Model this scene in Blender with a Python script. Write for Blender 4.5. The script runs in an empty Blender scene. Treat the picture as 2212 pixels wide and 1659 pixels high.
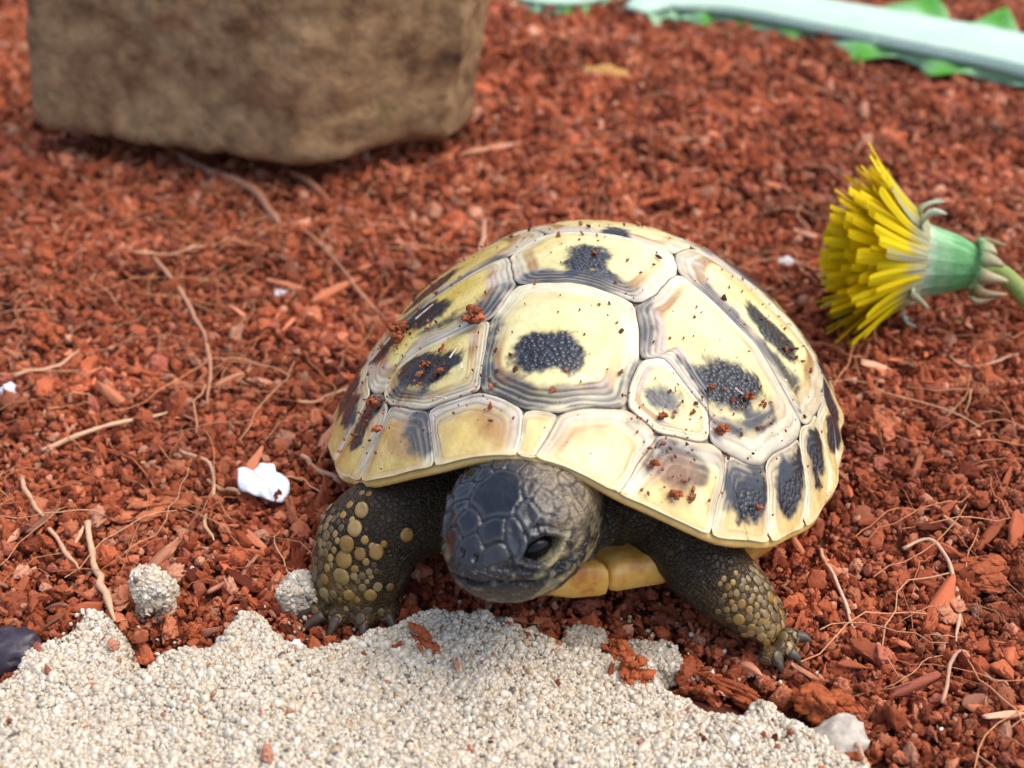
import bpy, bmesh, math, random
import numpy as np
from mathutils import Vector, Matrix, Euler
from mathutils.bvhtree import BVHTree

# One Blender unit is one centimetre: the subject is a hatchling about four centimetres long.
SC = bpy.context.scene
SC.unit_settings.system = 'METRIC'
SC.unit_settings.scale_length = 0.01
rnd = random.Random(7)
RG = np.random.default_rng(11)
rad = math.radians

# ------------------------------------------------------------------ camera
PITCH = rad(34.16)
CAM = Vector((0.0, -8.813, 5.980))
LENS = 42.0
cd = bpy.data.cameras.new('camera')
cam = bpy.data.objects.new('camera', cd)
SC.collection.objects.link(cam)
cam.location = CAM
cam.rotation_euler = (math.pi / 2 - PITCH, 0, 0)
cd.lens = LENS; cd.sensor_width = 36.0
cd.clip_start = 0.1; cd.clip_end = 2000
cd.dof.use_dof = True
cd.dof.focus_distance = 8.1
cd.dof.aperture_fstop = 0.44
SC.camera = cam

# ------------------------------------------------------------------ sky, sun, exposure (bright overcast)
SUN_EL, SUN_AZ = rad(62), rad(88)          # azimuth from +Y towards +X: high and to the right
w = bpy.data.worlds.new('World'); SC.world = w; w.use_nodes = True
nt = w.node_tree; nt.nodes.clear()
sky = nt.nodes.new('ShaderNodeTexSky'); sky.sky_type = 'NISHITA'; sky.sun_disc = False
sky.sun_elevation = SUN_EL; sky.sun_rotation = SUN_AZ
sky.air_density = 1.0; sky.dust_density = 3.0; sky.ozone_density = 1.0
hs = nt.nodes.new('ShaderNodeHueSaturation'); hs.inputs['Saturation'].default_value = 0.92
bg = nt.nodes.new('ShaderNodeBackground'); bg.inputs['Strength'].default_value = 0.15
ow = nt.nodes.new('ShaderNodeOutputWorld')
nt.links.new(sky.outputs[0], hs.inputs['Color']); nt.links.new(hs.outputs[0], bg.inputs['Color'])
nt.links.new(bg.outputs[0], ow.inputs['Surface'])
sl = bpy.data.lights.new('sun', 'SUN'); sl.energy = 1.15; sl.angle = rad(60); sl.color = (1.0, 0.91, 0.80)
sun = bpy.data.objects.new('sun', sl); SC.collection.objects.link(sun)
sdir = Vector((math.sin(SUN_AZ) * math.cos(SUN_EL), math.cos(SUN_AZ) * math.cos(SUN_EL), math.sin(SUN_EL)))
sun.rotation_euler = sdir.to_track_quat('Z', 'Y').to_euler()
sun.location = (20, 40, 60)
SC.view_settings.view_transform = 'Standard'; SC.view_settings.look = 'None'
SC.view_settings.exposure = 0.93; SC.view_settings.gamma = 1.0
SC.render.engine = 'CYCLES'
SC.cycles.max_bounces = 6; SC.cycles.diffuse_bounces = 3; SC.cycles.glossy_bounces = 3
SC.cycles.use_denoising = True

# ------------------------------------------------------------------ helpers
FW = np.array([0, math.cos(PITCH), -math.sin(PITCH)]); UP = np.array([0, math.sin(PITCH), math.cos(PITCH)])
def at(px, py, z=0.0):
    """a measured point of the 2212x1659 photograph, laid on the level z, in centimetres"""
    k = 36.0 / 2212 / LENS
    r = FW + np.array([1.0, 0, 0]) * (px - 1106) * k + UP * (829.5 - py) * k
    t = (z - CAM[2]) / r[2]
    return np.array(CAM) + t * r

def srgb(r, g, b):
    f = lambda c: (c / 255 / 12.92) if c / 255 <= 0.04045 else ((c / 255 + 0.055) / 1.055) ** 2.4
    return np.array([f(r), f(g), f(b)])

def _hash(ix, iy, iz, seed):
    h = (ix * 374761393 + iy * 668265263 + iz * 2147483647 + seed * 974634541) & 0xFFFFFFFF
    h = ((h ^ (h >> 13)) * 1274126177) & 0xFFFFFFFF
    h = h ^ (h >> 16)
    return (h & 0xFFFF) / 32767.5 - 1.0

def vnoise(P, seed=0):
    P = np.asarray(P, float)
    if P.shape[-1] == 2: P = np.concatenate([P, np.zeros(P.shape[:-1] + (1,))], -1)
    I = np.floor(P).astype(np.int64); F = P - I; F = F * F * F * (F * (F * 6 - 15) + 10)
    out = 0
    for a in (0, 1):
        for b in (0, 1):
            for c in (0, 1):
                wt = (F[..., 0] if a else 1 - F[..., 0]) * (F[..., 1] if b else 1 - F[..., 1]) * (F[..., 2] if c else 1 - F[..., 2])
                out = out + wt * _hash(I[..., 0] + a, I[..., 1] + b, I[..., 2] + c, seed)
    return out

def fbm(P, seed=0, oct=4, gain=0.5):
    P = np.asarray(P, float); s = 0; a = 1.0; t = 0
    for i in range(oct):
        s = s + a * vnoise(P * (2.03 ** i) + 17.3 * i, seed + i); t += a; a *= gain
    return s / t

def sstep(a, b, x):
    t = np.clip((x - a) / (b - a), 0, 1); return t * t * (3 - 2 * t)

def mesh_from(name, V, F, cols=None, attrs=None, smooth=True):
    me = bpy.data.meshes.new(name)
    V = np.asarray(V, np.float32)
    if isinstance(F, np.ndarray):
        k = F.shape[1]
        me.vertices.add(len(V)); me.vertices.foreach_set('co', V.ravel())
        me.loops.add(F.size); me.loops.foreach_set('vertex_index', F.astype(np.int32).ravel())
        me.polygons.add(len(F)); me.polygons.foreach_set('loop_start', np.arange(0, F.size, k, dtype=np.int32))
        me.update(calc_edges=True); me.validate()
    else:
        me.from_pydata(V.tolist(), [], F); me.update()
    if cols is not None: set_col(me, cols)
    for k2, v in (attrs or {}).items():
        a = me.attributes.new(k2, 'FLOAT', 'POINT'); a.data.foreach_set('value', np.asarray(v, np.float32))
    if smooth and len(me.polygons): me.polygons.foreach_set('use_smooth', np.ones(len(me.polygons), bool))
    return me

def set_col(me, cols):
    a = me.color_attributes.new('col', 'FLOAT_COLOR', 'POINT')
    c = np.ones((len(cols), 4), np.float32); c[:, :3] = cols
    a.data.foreach_set('color', c.ravel())

def obj(name, me, mat=None, parent=None, label=None, cat=None, group=None, kind=None, loc=None):
    o = bpy.data.objects.new(name, me); SC.collection.objects.link(o)
    if mat is not None and me is not None and not me.materials: me.materials.append(mat)
    if parent is not None: o.parent = parent
    if loc is not None: o.location = loc
    for k, v in (('label', label), ('category', cat), ('group', group), ('kind', kind)):
        if v: o[k] = v
    return o

class MB:
    """collects numpy pieces (verts, faces, colours) into one mesh"""
    def __init__(self): self.V = []; self.F = []; self.C = []; self.n = 0
    def add(self, V, F, col=None):
        V = np.asarray(V, float); self.V.append(V)
        self.F += [tuple(int(i) + self.n for i in f) for f in F]
        if col is not None: self.C.append(np.broadcast_to(np.asarray(col, float), (len(V), 3)))
        self.n += len(V)
    def mesh(self, name, smooth=True):
        return mesh_from(name, np.concatenate(self.V), self.F, np.concatenate(self.C) if self.C else None, smooth=smooth)

def tube(pts, rads, sides=8, squash=None, cap=True, up=(0, 0, 1)):
    """tapered tube along pts; squash = (scale sideways, scale up) per point"""
    pts = np.asarray(pts, float); n = len(pts); V = []; F = []
    T = np.gradient(pts, axis=0); T /= np.linalg.norm(T, axis=1)[:, None] + 1e-9
    upv = np.array(up, float)
    for i in range(n):
        s = np.cross(T[i], upv); L = np.linalg.norm(s)
        if L < 1e-3: s = np.cross(T[i], (1, 0.01, 0)); L = np.linalg.norm(s)
        s /= L; u = np.cross(s, T[i])
        q = (1, 1) if squash is None else squash[i]
        a = np.linspace(0, 2 * np.pi, sides, endpoint=False)
        V.append(pts[i] + rads[i] * (np.cos(a)[:, None] * s * q[0] + np.sin(a)[:, None] * u * q[1]))
    V = np.concatenate(V)
    for i in range(n - 1):
        for j in range(sides):
            k = (j + 1) % sides
            F.append((i * sides + j, i * sides + k, (i + 1) * sides + k, (i + 1) * sides + j))
    if cap:
        F.append(tuple(range(sides))[::-1]); F.append(tuple((n - 1) * sides + j for j in range(sides)))
    return V, F

def spline(pts, n):
    """Catmull-Rom through pts"""
    P = np.asarray(pts, float); P = np.concatenate([[2 * P[0] - P[1]], P, [2 * P[-1] - P[-2]]])
    out = []; m = len(P) - 3
    for t in np.linspace(0, m - 1e-6, n):
        i = int(t); f = t - i; a, b, c, d = P[i:i + 4]
        out.append(0.5 * (2 * b + (c - a) * f + (2 * a - 5 * b + 4 * c - d) * f * f + (3 * b - a - 3 * c + d) * f ** 3))
    return np.array(out)

def ico(sub):
    bm = bmesh.new(); bmesh.ops.create_icosphere(bm, subdivisions=sub, radius=1.0)
    V = np.array([v.co[:] for v in bm.verts]); F = [tuple(v.index for v in f.verts) for f in bm.faces]; bm.free()
    return V, F

# node material builder
def mat(name, build):
    m = bpy.data.materials.new(name); m.use_nodes = True
    t = m.node_tree; t.nodes.clear()
    o = t.nodes.new('ShaderNodeOutputMaterial'); p = t.nodes.new('ShaderNodeBsdfPrincipled')
    t.links.new(p.outputs[0], o.inputs['Surface'])
    class N: pass
    n = N(); n.t = t; n.p = p; n.o = o
    def new(ty, **kw):
        x = t.nodes.new('ShaderNode' + ty)
        for k, v in kw.items(): setattr(x, k, v)
        return x
    def link(a, b): t.links.new(a, b)
    def noise(scale, detail=4, rough=0.55, vec=None):
        x = new('TexNoise'); x.inputs['Scale'].default_value = scale; x.inputs['Detail'].default_value = detail; x.inputs['Roughness'].default_value = rough
        if vec is None:
            c = new('TexCoord'); vec = c.outputs['Object']
        link(vec, x.inputs['Vector']); return x
    def voro(scale, feature='F1', vec=None, rnd_=1.0):
        x = new('TexVoronoi', feature=feature); x.inputs['Scale'].default_value = scale
        x.inputs['Randomness'].default_value = rnd_
        if vec is None:
            c = new('TexCoord'); vec = c.outputs['Object']
        link(vec, x.inputs['Vector']); return x
    def ramp(src, stops):
        x = new('ValToRGB'); e = x.color_ramp.elements
        while len(e) < len(stops): e.new(0.5)
        for k, (pos, c) in enumerate(stops):
            e[k].position = pos; e[k].color = tuple(c) + (1,) if len(c) == 3 else c
        link(src, x.inputs[0]); return x
    def mix(a, b, fac, mode='MIX'):
        x = new('Mix', data_type='RGBA', blend_type=mode)
        for s, i in ((fac, 0), (a, 6), (b, 7)):
            if hasattr(s, 'links'): link(s, x.inputs[i])
            elif i == 0: x.inputs[0].default_value = s
            else: x.inputs[i].default_value = tuple(s) + (1,)
        return x.outputs[2]
    def math_(op, a, b=0.0, c=0.0):
        x = new('Math', operation=op)
        for i, s in enumerate((a, b, c)):
            if hasattr(s, 'links'): link(s, x.inputs[i])
            else: x.inputs[i].default_value = s
        return x.outputs[0]
    def bump(h, strength, dist, prev=None):
        x = new('Bump'); x.inputs['Distance'].default_value = dist
        if hasattr(strength, 'links'): link(strength, x.inputs['Strength'])
        else: x.inputs['Strength'].default_value = strength
        link(h, x.inputs['Height'])
        if prev is not None: link(prev, x.inputs['Normal'])
        link(x.outputs[0], p.inputs['Normal']); return x.outputs[0]
    def attr(nm, ty='GEOMETRY'):
        return new('Attribute', attribute_name=nm, attribute_type=ty)
    n.new, n.link, n.noise, n.voro, n.ramp, n.mix, n.math, n.bump, n.attr = new, link, noise, voro, ramp, mix, math_, bump, attr
    build(n); return m

def setp(n, **kw):
    for k, v in kw.items(): n.p.inputs[k.replace('_', ' ')].default_value = v

def m_shell(n):
    c = n.attr('col'); g = n.attr('gran')
    nz = n.noise(9, 5); dirt = n.ramp(nz.outputs[0], [(0.35, (0.82, 0.78, 0.7)), (0.6, (1, 1, 1))])
    n.link(n.mix(c.outputs['Color'], dirt.outputs[0], 0.7, 'MULTIPLY'), n.p.inputs['Base Color'])
    v = n.voro(29, rnd_=1.0); inv = n.math('SUBTRACT', 1.0, n.math('POWER', n.math('MULTIPLY', v.outputs['Distance'], 1.35), 1.6))
    b = n.bump(inv, n.math('MULTIPLY', g.outputs['Fac'], 1.0), 0.011)
    f = n.noise(45, 3); n.bump(f.outputs[0], 0.10, 0.01, b)
    rn = n.noise(14, 3); r = n.ramp(rn.outputs[0], [(0.3, (0.16,) * 3), (0.7, (0.32,) * 3)])
    n.link(n.math('SUBTRACT', r.outputs[0], n.math('MULTIPLY', g.outputs['Fac'], 0.10)), n.p.inputs['Roughness'])
    setp(n, Specular_IOR_Level=0.45, Coat_Weight=0.2, Coat_Roughness=0.08)
M_SHELL = mat('keratin', m_shell)

def m_horn(n):
    nz = n.noise(7, 5); r = n.ramp(nz.outputs[0], [(0.3, (0.44, 0.17, 0.03)), (0.5, (0.68, 0.36, 0.07)), (0.72, (0.76, 0.50, 0.15))])
    n.link(r.outputs[0], n.p.inputs['Base Color']); f = n.noise(30, 3); n.bump(f.outputs[0], 0.2, 0.01)
    setp(n, Roughness=0.36, Subsurface_Weight=0.15, Subsurface_Scale=0.05)
M_HORN = mat('yellow_horn', m_horn)

def m_skin(n):
    c = n.attr('col'); k = n.attr('ret')
    nz = n.noise(16, 4); d = n.ramp(nz.outputs[0], [(0.3, (0.6,) * 3), (0.65, (1.1,) * 3)])
    v = n.voro(29, 'DISTANCE_TO_EDGE'); e = n.ramp(v.outputs['Distance'], [(0.0, (2.3, 2.0, 1.5)), (0.13, (0.8,) * 3)])
    col = n.mix(c.outputs['Color'], d.outputs[0], 0.8, 'MULTIPLY')
    col = n.mix(col, e.outputs[0], n.math('MULTIPLY', k.outputs['Fac'], 0.65), 'MULTIPLY')
    n.link(col, n.p.inputs['Base Color'])
    hr = n.ramp(v.outputs['Distance'], [(0.0, (0,) * 3), (0.16, (1,) * 3)])
    b = n.bump(hr.outputs[0], n.math('MULTIPLY', k.outputs['Fac'], 0.9), 0.014)
    f = n.noise(40, 4); n.bump(f.outputs[0], 0.28, 0.012, b)
    rr = n.ramp(nz.outputs[0], [(0.3, (0.22,) * 3), (0.7, (0.46,) * 3)]); gl = n.attr('gls'); n.link(n.math('MULTIPLY', rr.outputs[0], n.math('SUBTRACT', 1.0, n.math('MULTIPLY', gl.outputs['Fac'], 0.5))), n.p.inputs['Roughness'])
    sp = n.math('ADD', 0.22, n.math('MULTIPLY', gl.outputs['Fac'], 0.5)); n.link(sp, n.p.inputs['Specular IOR Level'])
M_SKIN = mat('reptile_skin', m_skin)

def m_legscale(n, dark=(0.20, 0.105, 0.022), mid=(0.31, 0.18, 0.04), light=(0.30, 0.20, 0.075)):
    oi = n.new('ObjectInfo'); nz = n.noise(14, 3)
    r = n.ramp(oi.outputs['Random'], [(0, dark), (0.5, mid), (1, light)])
    d = n.ramp(nz.outputs[0], [(0.3, (0.55,) * 3), (0.6, (1,) * 3)])
    n.link(n.mix(r.outputs[0], d.outputs[0], 0.8, 'MULTIPLY'), n.p.inputs['Base Color'])
    f = n.noise(30, 3); n.bump(f.outputs[0], 0.15, 0.01); setp(n, Roughness=0.34)
M_LSCALE = mat('leg_scale', m_legscale)
M_LSMALL = mat('small_leg_scale', lambda n: m_legscale(n, (0.07, 0.045, 0.020), (0.16, 0.105, 0.042), (0.29, 0.205, 0.09)))

def flat(name, col, rough, bumpy=0.0, bs=20, **kw):
    def b(n):
        nz = n.noise(bs, 4); d = n.ramp(nz.outputs[0], [(0.3, (0.7,) * 3), (0.65, (1.05,) * 3)])
        n.link(n.mix(tuple(col), d.outputs[0], 1.0, 'MULTIPLY'), n.p.inputs['Base Color'])
        if bumpy: n.bump(nz.outputs[0], bumpy, 0.02)
        setp(n, Roughness=rough, **kw)
    return mat(name, b)
M_EYE = flat('eye_black', (0.005, 0.004, 0.004), 0.12, Specular_IOR_Level=0.25)
M_CLAW = flat('claw_horn', (0.075, 0.052, 0.035), 0.45)

def coir_like(name, src):
    def b(n):
        if src == 'inst': c = n.attr('tint', 'INSTANCER').outputs['Color']
        else: c = n.attr('col').outputs['Color']
        nz = n.noise(26, 5, 0.65); d = n.ramp(nz.outputs[0], [(0.28, (0.42, 0.36, 0.33)), (0.52, (1, 1, 1)), (0.75, (1.35, 1.5, 1.6))])
        n.link(n.mix(c, d.outputs[0], 0.9, 'MULTIPLY'), n.p.inputs['Base Color'])
        f = n.noise(60, 3); n.bump(f.outputs[0], 0.5, 0.02); setp(n, Roughness=0.75, Specular_IOR_Level=0.14)
    return mat(name, b)
M_COIR_I = coir_like('coir_crumb', 'inst'); M_COIR = coir_like('coir', 'geo')

def grain(name, src):
    def b(n):
        c = n.attr('tint', 'INSTANCER').outputs['Color'] if src == 'inst' else n.attr('col').outputs['Color']
        n.link(c, n.p.inputs['Base Color']); setp(n, Roughness=0.3, Specular_IOR_Level=0.55)
    return mat(name, b)
M_GRAIN_I = grain('sand_grain', 'inst'); M_GRAIN = grain('quartz', 'geo')

def m_col(name, rough, bs=25, bumpy=0.2, **kw):
    def b(n):
        c = n.attr('col'); nz = n.noise(bs, 4); d = n.ramp(nz.outputs[0], [(0.3, (0.8,) * 3), (0.65, (1.05,) * 3)])
        n.link(n.mix(c.outputs['Color'], d.outputs[0], 0.8, 'MULTIPLY'), n.p.inputs['Base Color'])
        n.bump(nz.outputs[0], bumpy, 0.02); setp(n, Roughness=rough, **kw)
    return mat(name, b)
M_FIBRE = m_col('coir_fibre', 0.5)
def m_petal(n):
    c = n.attr('col'); n.link(c.outputs['Color'], n.p.inputs['Base Color']); setp(n, Roughness=0.6, Specular_IOR_Level=0.2)
    t = n.new('BsdfTranslucent'); n.link(c.outputs['Color'], t.inputs['Color'])
    m = n.new('MixShader'); m.inputs[0].default_value = 0.45; n.link(n.p.outputs[0], m.inputs[1]); n.link(t.outputs[0], m.inputs[2]); n.link(m.outputs[0], n.o.inputs['Surface'])
M_PETAL = mat('petal', m_petal)
M_GREEN = m_col('plant', 0.6, Subsurface_Weight=0.2, Subsurface_Scale=0.06, Specular_IOR_Level=0.15)
def m_stone(n):
    a = n.noise(1.3, 6, 0.62); b = n.noise(5.5, 6, 0.65)
    r = n.ramp(a.outputs[0], [(0.32, (0.10, 0.055, 0.03)), (0.44, (0.30, 0.185, 0.10)), (0.56, (0.44, 0.31, 0.18)), (0.70, (0.33, 0.25, 0.11))])
    r2 = n.ramp(b.outputs[0], [(0.30, (0.55, 0.47, 0.40)), (0.5, (0.95, 0.90, 0.82)), (0.7, (1.30, 1.2, 1.05))])
    r.color_ramp.elements[0].color = (.09, .046, .023, 1); r.color_ramp.elements[1].color = (.25, .15, .076, 1); r.color_ramp.elements[2].color = (.36, .24, .13, 1); r.color_ramp.elements[3].color = (.27, .19, .085, 1)
    n.link(n.mix(r.outputs[0], r2.outputs[0], 0.9, 'MULTIPLY'), n.p.inputs['Base Color'])
    n.bump(b.outputs[0], 0.6, 0.12); setp(n, Roughness=0.8, Specular_IOR_Level=0.3)
M_STONE = mat('stone', m_stone)
M_WHITE = flat('chalky_white', (0.78, 0.80, 0.82), 0.55, 0.3, 9)
M_DARK = flat('dark_slate', (0.045, 0.032, 0.045), 0.4, 0.3, 9)

# ------------------------------------------------------------------ ground: coir sheet and sand bed
def poly_sdf(P, poly):
    """signed distance to a polygon, positive inside"""
    P = np.asarray(P, float); poly = np.asarray(poly, float)
    d = np.full(len(P), 1e9); ins = np.zeros(len(P), bool)
    for a, b in zip(poly, np.roll(poly, -1, 0)):
        e = b - a; q = P - a
        t = np.clip((q @ e) / (e @ e + 1e-12), 0, 1)
        d = np.minimum(d, np.hypot(*(q - t[:, None] * e).T))
        c = (a[1] > P[:, 1]) != (b[1] > P[:, 1])
        with np.errstate(divide='ignore', invalid='ignore'):
            xi = (b[0] - a[0]) * (P[:, 1] - a[1]) / (b[1] - a[1]) + a[0]
        ins ^= c & (P[:, 0] < xi)
    return np.where(ins, d, -d)

SAND_PX = [(-60, 1500), (0, 1450), (25, 1400), (110, 1370), (190, 1312), (255, 1308), (300, 1365), (312, 1440), (370, 1400), (425, 1366),
           (445, 1392), (478, 1345), (488, 1318), (540, 1305), (600, 1318), (618, 1362), (660, 1382), (745, 1372), (800, 1335), (880, 1325), (930, 1300),
           (1010, 1300), (1120, 1330), (1200, 1345), (1300, 1350), (1390, 1345), (1465, 1375), (1495, 1440), (1560, 1476), (1640, 1442), (1760, 1500), (1830, 1560), (1975, 1665)]
SAND = [tuple(at(x, y, 0.16)[:2]) for x, y in SAND_PX] + [(2.6, -5.4), (-5.2, -5.4), (-5.2, -3.9)]
SAND = np.array(SAND)

def gh(X, Y):
    P = np.stack([X, Y], -1)
    h = 0.13 * fbm(P / 1.5, 3, 3) + 0.07 * fbm(P / 0.42, 9, 3)
    far = sstep(2.0, 9.0, Y)
    h = h + far * 0.22 * fbm(P / 2.6, 21, 3) + 0.05
    under = np.exp(-((X - 0.5) / 1.9) ** 4 - ((Y + 1.2) / 2.0) ** 4)
    blk = sstep(3.4, 2.2, np.hypot((X + 4.0) / 1.2, (Y - 5.6)))
    return (h * (1 - 0.55 * under) - 0.06 * under) * (1 - .8 * blk)

def sand_d(X, Y):
    P = np.stack([np.ravel(X), np.ravel(Y)], -1)
    d = poly_sdf(P, SAND) + 0.05 * fbm(P / 0.16, 31, 3) * 1.2
    return d.reshape(np.shape(X))

def sh(X, Y):
    P = np.stack([X, Y], -1); d = sand_d(X, Y)
    right = sstep(-0.4, 1.4, X)
    top = 0.25 - 0.10 * right - 0.12 * np.exp(-((X - .75) / .6) ** 2 - ((Y + 2.95) / .5) ** 2) + 0.07 * fbm(P / 0.9, 41, 3) + 0.035 * fbm(P / 0.2, 47, 3)
    rise = sstep(-0.06, 0.16 + 0.12 * right, d)
    return -0.45 + (top + 0.45) * rise

def grid(name, xs, ys, fn):
    X, Y = np.meshgrid(xs, ys); Z = fn(X, Y)
    V = np.stack([X, Y, Z], -1).reshape(-1, 3); nx, ny = len(xs), len(ys)
    i = np.arange(nx * ny).reshape(ny, nx)
    F = np.stack([i[:-1, :-1], i[:-1, 1:], i[1:, 1:], i[1:, :-1]], -1).reshape(-1, 4)
    return V, F

def graded(a, b, lo, hi, step, n):
    """fine steps between a and b, growing steps out to lo and hi"""
    mid = np.arange(a, b + 1e-6, step)
    return np.concatenate([a - np.geomspace(step, a - lo, n)[::-1], mid, b + np.geomspace(step, hi - b, n)])

xs = graded(-7, 7, -60, 60, 0.09, 30); ys = graded(-6, 13, -30, 90, 0.09, 30)
V, F = grid('g', xs, ys, lambda x, y: gh(x, y) - 0.05)
tone = fbm(V[:, :2] / 0.5, 5, 4)[:, None]
C = np.array([0.105, 0.029, 0.016]) * (1 + 0.45 * tone)
me = mesh_from('ground', V, F, C)
obj('ground', me, M_COIR, label='reddish brown coconut coir ground under the tortoise', kind='structure')

xs = np.arange(-5.2, 3.2, 0.04); ys = np.arange(-5.6, -2.3, 0.04)
V, F = grid('s', xs, ys, lambda x, y: sh(x, y) - 0.012)
keep = (sand_d(V[:, 0], V[:, 1]) > -0.16)
F = F[keep[F].all(1)]
n3 = fbm(V[:, :2] / 0.25, 8, 4)[:, None]
me = mesh_from('sand', V, F, np.array([0.56, 0.47, 0.34]) * (1 + 0.2 * n3))
obj('sand', me, M_GRAIN, label='pale sand patch in front of the tortoise', kind='structure')

# ------------------------------------------------------------------ loose stuff as instanced pieces
PROTO = bpy.data.collections.new('pieces')          # sources of the scattered pieces, not placed in the scene

def rough_piece(seed, sub=3, stretch=(1, 1, 1), amp=0.38):
    V, F = ico(sub); d = 1 + amp * fbm(V * 1.5, seed, 2) + amp * 0.75 * fbm(V * 3.6, seed + 50, 2) + (amp * 0.75 * (np.abs(vnoise(V * 5.5, seed + 70)) - .25) + amp * .35 * vnoise(V * 11, seed + 90) if sub > 2 else 0)
    # a few flat broken faces
    r = np.random.default_rng(seed)
    V = V * d[:, None]
    for k in range(5):
        nrm = r.normal(size=3); nrm /= np.linalg.norm(nrm); lim = r.uniform(0.5, 0.8)
        over = np.maximum(V @ nrm - lim, 0); V = V - over[:, None] * nrm * 0.85
    return V * np.array(stretch), F

def protos(prefix, n, material, maker):
    col = bpy.data.collections.new(prefix); PROTO.children.link(col)
    for k in range(n):
        V, F = maker(k); me = mesh_from(prefix, V, F); me.materials.append(material)
        col.objects.link(bpy.data.objects.new('%s_piece.%03d' % (prefix, k), me))
    return col

def scatter(name, pts, scl, rot, vid, tint, col, label, cat):
    me = bpy.data.meshes.new(name); n = len(pts)
    me.vertices.add(n); me.vertices.foreach_set('co', np.asarray(pts, np.float32).ravel())
    for nm, ty, v, key in (('scl', 'FLOAT_VECTOR', scl, 'vector'), ('rot', 'FLOAT_VECTOR', rot, 'vector')):
        me.attributes.new(nm, ty, 'POINT').data.foreach_set(key, np.asarray(v, np.float32).ravel())
    me.attributes.new('vid', 'INT', 'POINT').data.foreach_set('value', np.asarray(vid, np.int32))
    c = np.ones((n, 4), np.float32); c[:, :3] = tint
    me.attributes.new('tint', 'FLOAT_COLOR', 'POINT').data.foreach_set('color', c.ravel())
    o = obj(name, me, None, label=label, cat=cat, kind='stuff')
    g = bpy.data.node_groups.new(name + '_scatter', 'GeometryNodeTree')
    g.interface.new_socket('Geometry', in_out='INPUT', socket_type='NodeSocketGeometry')
    g.interface.new_socket('Geometry', in_out='OUTPUT', socket_type='NodeSocketGeometry')
    N = g.nodes.new; gi = N('NodeGroupInput'); go = N('NodeGroupOutput')
    mp = N('GeometryNodeMeshToPoints'); ip = N('GeometryNodeInstanceOnPoints'); ci = N('GeometryNodeCollectionInfo')
    ci.inputs['Collection'].default_value = col; ci.inputs['Separate Children'].default_value = True; ci.inputs['Reset Children'].default_value = True
    L = g.links.new
    L(gi.outputs[0], mp.inputs['Mesh']); L(mp.outputs[0], ip.inputs['Points']); L(ci.outputs[0], ip.inputs['Instance'])
    ip.inputs['Pick Instance'].default_value = True
    for nm, ty, sock in (('vid', 'INT', 'Instance Index'), ('rot', 'FLOAT_VECTOR', 'Rotation'), ('scl', 'FLOAT_VECTOR', 'Scale')):
        a = N('GeometryNodeInputNamedAttribute'); a.data_type = ty; a.inputs['Name'].default_value = nm
        L(a.outputs['Attribute'], ip.inputs[sock])
    L(ip.outputs[0], go.inputs[0])
    md = o.modifiers.new('scatter', 'NODES'); md.node_group = g
    return o

COIR_P = protos('crumb', 12, M_COIR_I, lambda k: rough_piece(100 + k, 4, [(1, .8, .7), (1.25, .75, .6), (.9, .85, .8)][k % 3], .46))
SHRED_P = protos('shred', 6, M_COIR_I, lambda k: rough_piece(300 + k, 3, (2.2, .5, .3), 0.3))
SAND_P = protos('grain', 6, M_GRAIN_I, lambda k: rough_piece(500 + k, 2, [(1, .85, .8), (1.1, .8, .9), (.9, .9, .75)][k % 3], 0.22))

def coir_tint(n, P):
    base = np.array([[0.44, 0.112, 0.042], [0.34, 0.078, 0.027], [0.53, 0.170, 0.072], [0.16, 0.034, 0.014], [0.60, 0.27, 0.14], [0.41, 0.12, 0.062]])
    k = RG.choice(6, n, p=[.38, .22, .17, .10, .06, .07])
    t = np.array([.98, 1.02, 1.18]) * base[k] * RG.uniform(0.7, 1.25, (n, 1))
    return t * (1 + 0.55 * fbm(P[:, :2] / 0.9, 61, 3))[:, None]

def wedge(n, y0, y1, margin=2.3):
    """random ground points spread evenly over the strip in view"""
    out = []
    while sum(map(len, out)) < n:
        y = RG.uniform(y0, y1, n); half = 3.0 + (y + 4.2) * 0.40 + margin
        x = RG.uniform(-1, 1, n) * (3.0 + (y1 + 4.2) * 0.40 + margin)
        k = np.abs(x) < half; out.append(np.stack([x[k], y[k]], -1))
    return np.concatenate(out)[:n]

P1 = wedge(125000, -5.4, 3.2); P2 = wedge(90000, 3.2, 15.0)
P = np.concatenate([P1, P2]); near = np.arange(len(P)) < len(P1)
rr = np.exp(RG.normal(0, 0.52, len(P))) * np.where(near, 0.0225, 0.036); rr = np.clip(rr, 0.008, 0.11)
sd = sand_d(P[:, 0], P[:, 1])
k = (sd < 0.035); P, rr, near = P[k], rr[k], near[k]
Z = gh(P[:, 0], P[:, 1]) + RG.uniform(-0.06, 0.05, len(P)) + rr * 0.2
n = len(P); s3 = rr[:, None] * RG.uniform(0.7, 1.3, (n, 3))
scatter('coir_crumbs', np.column_stack([P, Z]), s3, RG.uniform(0, 6.28, (n, 3)), RG.integers(0, 12, n), coir_tint(n, P), COIR_P,
        'reddish brown coconut coir crumbs strewn over the whole ground', 'coir')

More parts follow.
